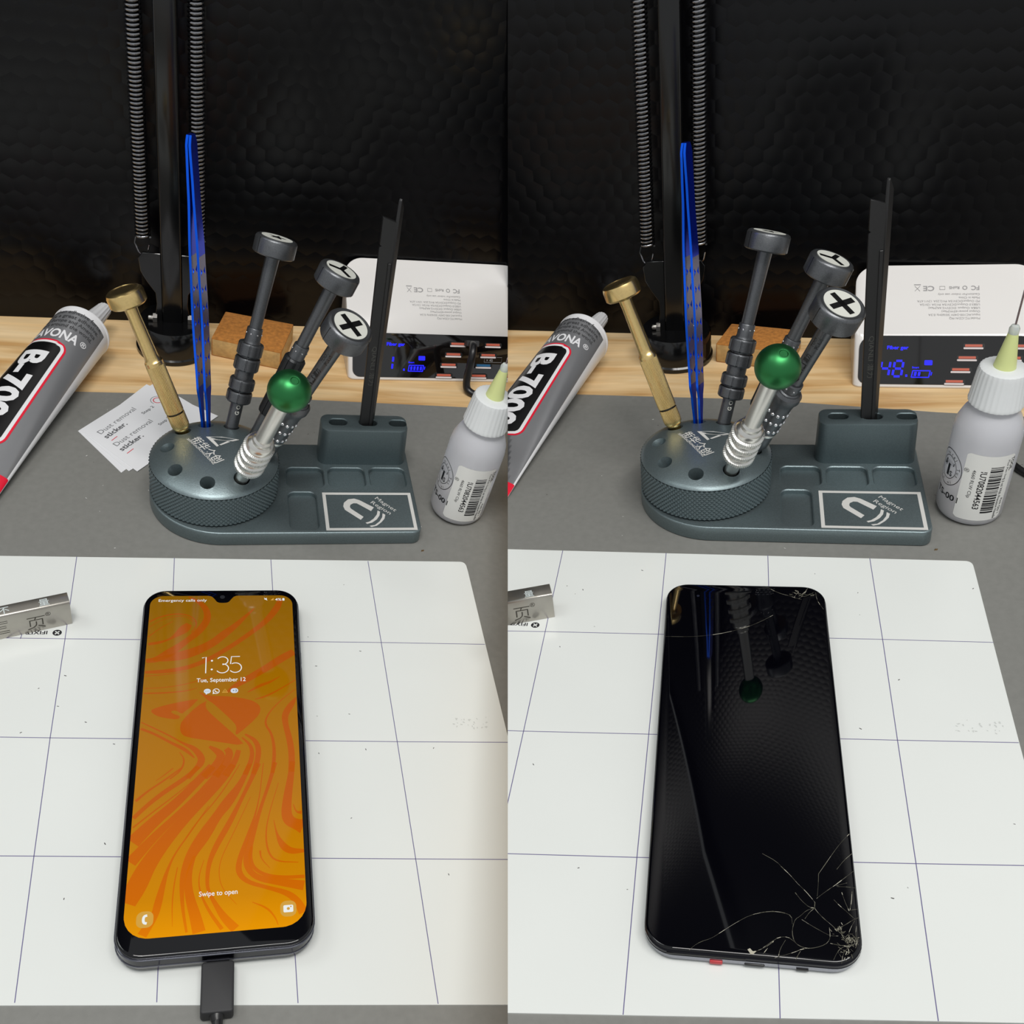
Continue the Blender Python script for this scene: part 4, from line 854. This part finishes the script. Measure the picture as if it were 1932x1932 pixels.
# ================================================================ stickers (left bench only)
def stickers():
    def sheet(pts,z,label,curl=0):
        mb=MB(); mb.prism(pts,z,z+.012)
        o=obj('sticker_sheet',mb,'paper',smooth=0); place(o,'L'); return tag(o,label,'sticker sheet','dust removal sticker sheets')
    sheet([(-.81,10.65),(1.9,6.95),(6.3,13.0),(3.2,15.9)],.01,'white paper sheet, lowest of the stack left of the turret, mostly covered')
    sheet([(-.62,10.62),(2.30,7.08),(6.7,12.2),(3.8,15.2)],.03,'white paper sheet in the middle of the stack left of the turret')
    top=bpy.data.objects.new('sticker_sheet',None); C.objects.link(top); top.matrix_world=BENCH['L']@cm2m(T(1.0,9.0,.05))
    tag(top,'printed dust removal sticker sheet on top of the stack left of the turret','sticker sheet','dust removal sticker sheets')
    mb=MB(); mb.prism([(x-1,y-9) for x,y in [(-.45,10.5),(2.75,7.05),(7.1,12.6),(2.68,15.6)]],0,.012); obj('backing_paper',mb,'paper',top,smooth=0)
    def line(mb,s_,p0,p1,size,bold=0,mi=0,dz=.016):
        dx,dy=p1[0]-p0[0],p1[1]-p0[1]; L=math.hypot(dx,dy); a=math.degrees(math.atan2(dy,dx))
        mb.text(s_,size,T(p0[0]-1,p0[1]-9,dz)@R(a,'Z'),mi,bold=bold,width=L)
    t=MB()
    line(t,'Dust removal',(.48,10.32),(2.26,12.9),.50); line(t,'sticker.',(.86,9.95),(1.90,11.42),.50,.02,1)
    line(t,'Dust removal',(1.45,9.24),(3.30,11.75),.50); line(t,'sticker.',(1.80,8.83),(2.90,10.32),.50,.02,1)
    line(t,'Step 2',(2.72,12.45),(3.30,13.25),.30,.01,1); line(t,'Step 2',(3.75,11.4),(4.3,12.2),.30,.01,1)
    for p0,p1 in (((1.13,9.79),(1.41,10.22)),((2.08,8.64),(2.40,9.11))): t.ribbon([(p0[0]-1,p0[1]-9),(p1[0]-1,p1[1]-9)],.017,2,w=.05)
    cx,cy=3.45-1,13.95-9
    t.ribbon([(cx+.26*math.cos(a),cy+.26*math.sin(a)) for a in [math.radians(30+i*20) for i in range(15)]],.017,2,w=.06)
    t.ribbon([(cx+.42*math.cos(a),cy+.42*math.sin(a)) for a in [math.radians(60+i*20) for i in range(10)]],.017,0,w=.04)
    obj('sticker_print',t,['print_grey','print_dark','print_red'],top,smooth=0)
# ================================================================ phones
def phone(S):
    if S=='L': x,y,a,W,Lp,Tt=7.728,-12.911,.4,7.414,18.9,1.20
    else: x,y,a,W,Lp,Tt=9.546,-12.697,1.26,7.431,19.28,.745
    M=T(x,y,.055)@R(a,'Z'); w=W/2; l=Lp/2
    root=thing('phone','black smartphone showing a lit amber marbled lock screen' if S=='L' else 'black smartphone lying switched off with cracked glass in two right corners','phone',S,M)
    rr=lambda ins,r_,n=10:rrect(-w+ins,w-ins,-l+ins,l-ins,r_,n)
    z1=Tt*(.42 if S=='L' else .56); z2=Tt*.86
    g=MB(); loft(g,[(rr(.38,.9),0),(rr(.16,1.0),.03),(rr(.03,1.05),z1*.4),(rr(-.005,1.05),z1)]); obj('back_shell',g,'phone_silver' if S=='R' else 'phone_frame',root)
    g=MB(); loft(g,[(rr(.03,1.05),z1+.005),(rr(-.0,1.05),z1+.05),(rr(-.0,1.05),z2-.06),(rr(.05,1.0),z2)]); fr=obj('frame',g,'phone_frame',root,smooth=25)
    if S=='L':
        for zz in (z1+.02,z2-.03):
            g=MB(); loft(g,[(rr(-.015,1.06),zz-.025),(rr(-.03,1.07),zz),(rr(-.015,1.06),zz+.025)]); obj('trim_line',g,'phone_silver',fr)
    g=MB(); loft(g,[(rr(.05,1.0),z2),(rr(.03,1.0),Tt-.06),(rr(.05,1.0),Tt-.02),(rr(.12,.95),Tt)]); gl=obj('glass',g,'phone_glass',root,smooth=50)
    t=Tt+.003
    if S=='L':
        for (y0,y1) in ((4.75,5.45),(2.9,4.5)):
            g=MB(); g.box(w-.02,w+.05,y0,y1,z1+.12,z2-.12); obj('side_button',g,'phone_frame',root,bevel=.02)
        g=MB(); g.box(-w-.03,-w+.02,6.6,7.4,z1+.15,z2-.15); obj('sim_tray',g,'phone_silver',root)
        # display outline with drop notch
        x0,x1,y0,y1=-3.42,3.42,-8.70,9.02
        out=[]
        for (cx,cy,a0,q) in ((x0+.95,y0+.95,PI,.95),(x1-.95,y0+.95,1.5*PI,.95),(x1-.62,y1-.62,0,.62)):
            out+=[(cx+q*math.cos(a0+.5*PI*i/10),cy+q*math.sin(a0+.5*PI*i/10)) for i in range(11)]
        out+=smooth_poly([(1.0,y1),(.62,y1),(.45,y1-.2),(.3,y1-.47),(.03,y1-.5),(-.24,y1-.47),(-.39,y1-.2),(-.56,y1),(-.94,y1)],3)
        out+=[(x0+.62+.62*math.cos(PI/2+.5*PI*i/10),y1-.62+.62*math.sin(PI/2+.5*PI*i/10)) for i in range(11)]
        d=MB(); d.add([(px,py,t) for px,py in out],[tuple(range(len(out)))])
        for s_ in SWIRL: d.ribbon(smooth_poly(s_,2),t+.002,1)
        for p in SWPOLY:
            q=smooth_poly(p,1,True); d.add([(px,py,t+.002) for px,py in q],[tuple(range(len(q)))[::-1]],1)
        disp=obj('display',d,['screen_amber','screen_orange'],gl,smooth=0)
        bm=bmesh.new(); bm.from_mesh(disp.data)       # trim the pattern to the panel
        for co,no in (((x0,0,0),(-1,0,0)),((x1,0,0),(1,0,0)),((0,y0,0),(0,-1,0)),((0,y1,0),(0,1,0)))+tuple(((cx_+.94*math.cos(math.radians(th)),y0+.95+.94*math.sin(math.radians(th)),0),(math.cos(math.radians(th)),math.sin(math.radians(th)),0)) for cx_,ths in ((x1-.95,(-15,-30,-45,-60,-75)),(x0+.95,(-105,-120,-135,-150,-165))) for th in ths):
            bmesh.ops.bisect_plane(bm,geom=bm.verts[:]+bm.edges[:]+bm.faces[:],dist=1e-7,plane_co=[v*.01 for v in co],plane_no=no,clear_outer=True)
        bm.to_mesh(disp.data); bm.free()
        z=t+.005
        for s_,k0,k1,size,b_ in (('Emergency calls only','em0','em1',.25,.005),('4%','pct0','pct1',.24,.01),('Tue, September 12','dt0','dt1',.33,.008),('Swipe to open','sw0','sw1',.30,.008)):
            u=MB(); p0,p1=TX[k0],TX[k1]; u.text(s_,size,T(p0[0],p0[1],z),0,width=p1[0]-p0[0],bold=b_); obj('lettering',u,'screen_white',disp,smooth=0)
        u=MB(); cw,ch=1.83,1.0; bx,by=TX['clk0']; wd=.045
        arc=lambda cx,cy,rx,ry,a0,a1,n=24:[(cx+rx*math.cos(math.radians(a0+(a1-a0)*i/n)),cy+ry*math.sin(math.radians(a0+(a1-a0)*i/n))) for i in range(n+1)]
        u.ribbon([(bx,by+.93),(bx+.18,by+.98),(bx+.18,by)],z,w=wd)
        for yy in (.22,.75): u.add([(bx+.45+.05*math.cos(PI*i/8),by+yy+.05*math.sin(PI*i/8),z) for i in range(16)],[tuple(range(16))])
        u.ribbon(arc(bx+.93,by+.74,.25,.24,150,-90),z,w=wd); u.ribbon(arc(bx+.93,by+.27,.28,.27,90,-150),z,w=wd)
        cx=bx+1.28
        u.ribbon([(cx+.45,by+.98),(cx+.06,by+.98),(cx+.02,by+.53)],z,w=wd); u.ribbon(arc(cx+.24,by+.30,.28,.29,125,-145),z,w=wd)
        obj('clock_digits',u,'screen_white',disp,smooth=0)
        circ=lambda mb,c_,r_,mi=0,sx=1,sy=1,dz=0:mb.add([(c_[0]+r_*sx*math.cos(PI*i/16),c_[1]+r_*sy*math.sin(PI*i/16),z+dz) for i in range(32)],[tuple(range(32))],mi)
        ring=lambda mb,c_,r_,w_,mi=0,dz=0:mb.ribbon([(c_[0]+r_*math.cos(PI*i/16),c_[1]+r_*math.sin(PI*i/16)) for i in range(33)],z+dz,mi,w=w_)
        u=MB(); c_=TX['ic1']; circ(u,c_,.155,sy=.9); u.add([(c_[0]-.09,c_[1]-.10,z),(c_[0]+.03,c_[1]-.13,z),(c_[0]-.05,c_[1]-.2,z)],[(0,2,1)])
        for q in (-.07,0,.07): circ(u,(c_[0]+q,c_[1]),.018,1,dz=.001)
        obj('chat_icon',u,['screen_pale','screen_dark'],disp,smooth=0)
        u=MB(); c_=TX['ic2']; ring(u,c_,.135,.035); u.add([(c_[0]-.14,c_[1]-.05,z),(c_[0]-.05,c_[1]-.13,z),(c_[0]-.155,c_[1]-.165,z)],[(0,2,1)]); u.ribbon([(c_[0]-.06,c_[1]+.06),(c_[0]-.04,c_[1]-.01),(c_[0]+.01,c_[1]-.05),(c_[0]+.07,c_[1]-.06)],z,w=.045); obj('call_bubble_icon',u,'screen_white',disp,smooth=0)
        u=MB(); c_=TX['ic3']; tri=[(c_[0]-.12,c_[1]-.08),(c_[0]+.12,c_[1]-.08),(c_[0],c_[1]+.12),(c_[0]-.12,c_[1]-.08),(c_[0]+.12,c_[1]-.08)]; u.ribbon(tri,z,w=.035); u.ribbon([(c_[0]-.035,c_[1]-.05),(c_[0]-.035,c_[1]+.02)],z,w=.03); u.ribbon([(c_[0]+.035,c_[1]-.05),(c_[0]+.035,c_[1]+.02)],z,w=.03); obj('warning_icon',u,'screen_button',disp,smooth=0)
        u=MB(); c_=TX['ic4']; u.prism(rrect(c_[0]-.17,c_[0]+.17,c_[1]-.14,c_[1]+.14,.135),z-.001,z); u.text('+3',.17,T(c_[0]-.10,c_[1]-.055,z+.001),1,bold=.01,width=.2); obj('more_icon',u,['screen_pale','screen_dark'],disp,smooth=0)
        for k_ in ('ph','cam'):
            u=MB(); c_=TX[k_]; u.prism(rrect(c_[0]-.31,c_[0]+.31,c_[1]-.33,c_[1]+.33,.24),z-.002,z,mi=1)
            if k_=='ph': u.ribbon(smooth_poly([(c_[0]+.08,c_[1]+.16),(c_[0]-.03,c_[1]+.14),(c_[0]-.06,c_[1]),(c_[0]-.03,c_[1]-.14),(c_[0]+.08,c_[1]-.16)],2),z+.002,0,w=.10); obj('phone_shortcut',u,['screen_white','screen_button'],disp,smooth=0)
            else: u.prism(rrect(c_[0]-.19,c_[0]+.19,c_[1]-.15,c_[1]+.15,.05),z,z+.001); circ(u,c_,.06,1,dz=.002); circ(u,(c_[0]+.1,c_[1]+.08),.03,1,dz=.002); obj('camera_shortcut',u,['screen_white','screen_button'],disp,smooth=0)
        u=MB(); c_=TX['mute']; u.add([(c_[0]-.07,c_[1]-.03,z),(c_[0]-.02,c_[1]-.03,z),(c_[0]+.05,c_[1]-.09,z),(c_[0]+.05,c_[1]+.09,z),(c_[0]-.02,c_[1]+.03,z),(c_[0]-.07,c_[1]+.03,z)],[(0,1,2,3,4,5)]); u.ribbon([(c_[0]-.08,c_[1]+.09),(c_[0]+.08,c_[1]-.09)],z,w=.02)
        c_=TX['sig']; u.add([(c_[0]-.08,c_[1]-.08,z),(c_[0]+.08,c_[1]-.08,z),(c_[0]+.08,c_[1]+.08,z)],[(0,1,2)],1); c_=TX['pct1']; u.prism(rrect(c_[0]+.04,c_[0]+.15,c_[1],c_[1]+.17,.03),z-.001,z); obj('status_icons',u,['screen_white','screen_button'],disp,smooth=0)
        u=MB(); u.lathe([(.12,t-.001),(.12,t+.002),(.01,t+.002)],32,M=T(.0,8.93,0)); obj('front_camera',u,'lens',gl)
    else:
        random.seed(5)
        def splash(u,cx,cy,n,s):
            for _ in range(n):
                a_=random.random()*2*PI; r_=random.random()*s; px,py=cx+r_*math.cos(a_),cy+r_*math.sin(a_); b_=random.random()*PI; l_=.04+.12*random.random()
                u.ribbon([(px,py),(px+l_*math.cos(b_),py+l_*math.sin(b_))],t+.001,random.choice((0,0,1)),w=.008+.014*random.random())
        for top in (0,1):
            u=MB()
            for i,c_ in enumerate(CRACK):
                if (c_[0][1]>0)!=bool(top): continue
                q=smooth_poly(c_,1)
                for (ax,ay),(bx_,by_) in zip(q,q[1:]):
                    wd=.006+.018*random.random()**2; u.ribbon([(ax,ay),(bx_,by_)],t,1 if random.random()<.3 else 0,w=wd)
            if top: splash(u,2.4,9.05,14,.3); splash(u,3.15,8.95,8,.12)
            else:
                qx=sum(p[0] for p in CRACK[24])/7; qy=sum(p[1] for p in CRACK[24])/7; splash(u,qx,qy,60,.28); splash(u,qx-.1,qy-.45,26,.35); splash(u,qx-.4,qy+.35,20,.3); u.add([(px,py,t+.001) for px,py in CHIP],[tuple(range(len(CHIP)))],1)
            obj('cracks',u,['crack','crack_bright'],gl,smooth=0)
        g=MB(); g.box(-1.42,-.98,-l-.035,-l+.3,.1,.3); obj('red_seal',g,'phone_red',root,bevel=.03)
        g=MB(); g.box(-.25,.45,-l-.02,-l+.2,.14,.28); obj('charging_port',g,'hole_black',root,bevel=.05)
        g=MB(); g.box(1.5,1.9,-l-.02,-l+.2,.16,.24); obj('speaker_slot',g,'hole_black',root)
        g=MB(); g.box(-2.9,-.2,-l-.012,-l+.2,z1+.06,z1+.13); obj('edge_dent',g,'hole_black',root)
        u=MB(); u.lathe([(.07,t-.001),(.07,t+.002),(.01,t+.002)],24,M=T(-2.2,8.75,0)); obj('front_camera',u,'lens',gl)
def cable():
    M=T(7.86,-22.4,.40)
    root=thing('charging_cable','black charging cable plugged into the bottom edge of the lit phone','cable','L',M)
    g=MB(); g.prism(rrect(-.6,.6,-2.0,-.06,.12,5),-.33,.33); obj('plug',g,'cable_black',root,bevel=.07,seg=3)
    g=MB(); g.prism(rrect(-.42,.42,-.1,.25,.03,3),-.13,.13); obj('connector',g,'phone_silver',root)
    g=MB(); g.tube([(0,-1.9,0),(0,-2.1,0),(.02,-2.2,0)],[.3,.24,.2],16); 
    g.tube([(0.02,-2.1,0),(.03,-2.8,-.05),(-.03,-3.4,-.15),(-.4,-5,-.2),(-1.2,-8,-.2)],.2,12); obj('cord',g,'cable_smooth',root)
def extras():
    # dangling black cable in front of the left charger, and one on the mat at the far right
    root=thing('power_cable','black cable hanging down over the front of the left charger','cable','L',T(23.0,16.9,0))
    pts=smooth_poly([(.72,1.62,2.55),(.66,.9,3.0),(.55,.2,2.7),(.42,-.05,1.6),(.35,-.2,.6),(.5,-.5,.12),(1.3,-1.0,.1),(3.2,-1.4,.1)],3)
    obj('cord',MB().tube(pts,.26,14),'cable_smooth',root); g=MB(); g.prism(rrect(-.42,.42,-.2,.2,.08),0,1.0,M=T(.78,2.35,2.15)@R(56-90+90,'X')); obj('plug',g,'cable_black',root); CUTL.append(root)
    root=thing('power_cable','black cable lying on the grey mat at the far right edge behind the bottle','cable','R',T(23.2,8.2,.2))
    pts=smooth_poly([(-.1,4.5,.0),(.0,2.5,0),(-.02,1.0,0),(.4,-.4,0),(1.6,-1.6,0),(4,-2.6,0)],3)
    obj('cord',MB().tube(pts,.2,12),'cable_smooth',root)
    for S,(x,y) in (('L',(18.45,.72)),('R',(18.55,.95))):
        mb=MB(); mb.add([(0,0,0),(.16,.03,0),(.2,.13,.03),(.05,.12,.02),(.08,.05,.07)],[(0,1,4),(1,2,4),(2,3,4),(3,0,4),(3,2,1,0)])
        o=obj('crumb',mb,'crumb',smooth=0); place(o,S,T(x,y,.002)); tag(o,'tiny brown crumb beside the front right corner of the %s stand'%side_word[S],'crumb')
    random.seed(11)
    for S in 'LR':
        mb=MB()
        for i in range(70):
            if i<40: px,py,z=random.uniform(-2,24),random.uniform(.6,13),.002
            else: px,py,z=random.uniform(-1,20),random.uniform(-20,-1),.052
            s_=random.uniform(.012,.04); a_=random.random()*180
            if i in (3,9): s_=.07
            mb.add([(-s_*1.6,-s_*.5,0),(s_*1.6,-s_*.5,0),(s_*1.4,s_*.5,.008),(-s_,s_*.6,.008)],[(0,1,2,3)],(0 if i<24 else 1),T(px,py,z)@R(a_,'Z'))
        # printed smudge patch near the right edge of the gridded sheet
        for i in range(26):
            bx,by=(19.4,-11.3) if S=='L' else (18.9,-10.6)
            px,py=bx+random.uniform(-1,1),by+random.uniform(-.35,.35); s_=random.uniform(.03,.07)
            mb.add([(-s_,-s_*.4,0),(s_,-s_*.5,0),(s_*.6,s_*.6,.002),(-s_*.8,s_*.4,.002)],[(0,1,2,3)],2,T(px,py,.053)@R(random.random()*180,'Z'))
        o=obj('dust_flecks',mb,['fleck','fleck_dark','fleck_pale'],smooth=0); place(o,S); tag(o,'scattered dust flecks and lint on the mats of the %s bench'%side_word[S],'dust',kind='stuff'); (CUTL if S=='L' else CUTR).append(o)
mat('fleck_pale',(198,201,198),.5)

# ================================================================ build both benches
for S in 'LR':
    setting(S); stand(S)
    kk=1 if S=='L' else .955
    brass(S,8.1 if S=='L' else 8.25,147); driver_star(S,10.5 if S=='L' else 9.85,56); driver_y(S,10.75 if S=='L' else 9.85,14 if S=='L' else 11)
    driver_plus(S,10.6 if S=='L' else 9.85,-31,23.7 if S=='L' else 24.2); ball_pen(S,9.6 if S=='L' else 9.0,-64 if S=='L' else -61,26.5)
    tweezers(S,15.9 if S=='L' else 14.8,104,10,66)
    spudgers(S); lamp(S); charger(S); sponge(S); bottle(S); glue(S); bar(S); phone(S)
stickers(); cable(); extras()
for r_ in CUTL: cut_left(r_)
for r_ in CUTR: cut_right(r_)

# ================================================================ camera, light
cam=bpy.data.cameras.new('camera'); co=bpy.data.objects.new('camera',cam); C.objects.link(co)
cam.sensor_fit='HORIZONTAL'; cam.sensor_width=36; cam.lens=36*2000/1932; cam.clip_start=.01; cam.clip_end=50
co.matrix_world=Matrix.Translation(CAM)@Matrix([[1,0,0],[0,.628366,-.777918],[0,.777918,.628366]]).to_4x4()
bpy.context.scene.camera=co
def area(name,loc,target,size,power,col=(1,1,1),sy=None):
    l=bpy.data.lights.new(name,'AREA'); l.energy=power; l.size=size; l.color=col
    if sy: l.shape='RECTANGLE'; l.size_y=sy
    o=bpy.data.objects.new(name,l); C.objects.link(o); o.location=loc
    o.rotation_euler=(Vector(target)-Vector(loc)).to_track_quat('-Z','Y').to_euler(); return o
area('ceiling_tube',(.35,-.55,1.6),(0,.0,0),.9,13.4,(1,.985,.95),.35)
area('ceiling_tube',(-.10,-.38,1.3),(.05,.1,0),.26,3.6,(1,.96,.93))
area('ceiling_tube',(-.8,.0,1.5),(0,0,0),.5,3,(.96,1,.97),.5)
wd=bpy.data.worlds.new('room'); bpy.context.scene.world=wd; wd.use_nodes=True
bg=wd.node_tree.nodes['Background']; bg.inputs[0].default_value=(.95,.98,1,1); bg.inputs[1].default_value=.55
sc=bpy.context.scene
sc.view_settings.view_transform='Standard'; sc.view_settings.look='None'; sc.view_settings.gamma=1; sc.view_settings.exposure=0; sc.view_settings.use_curve_mapping=False
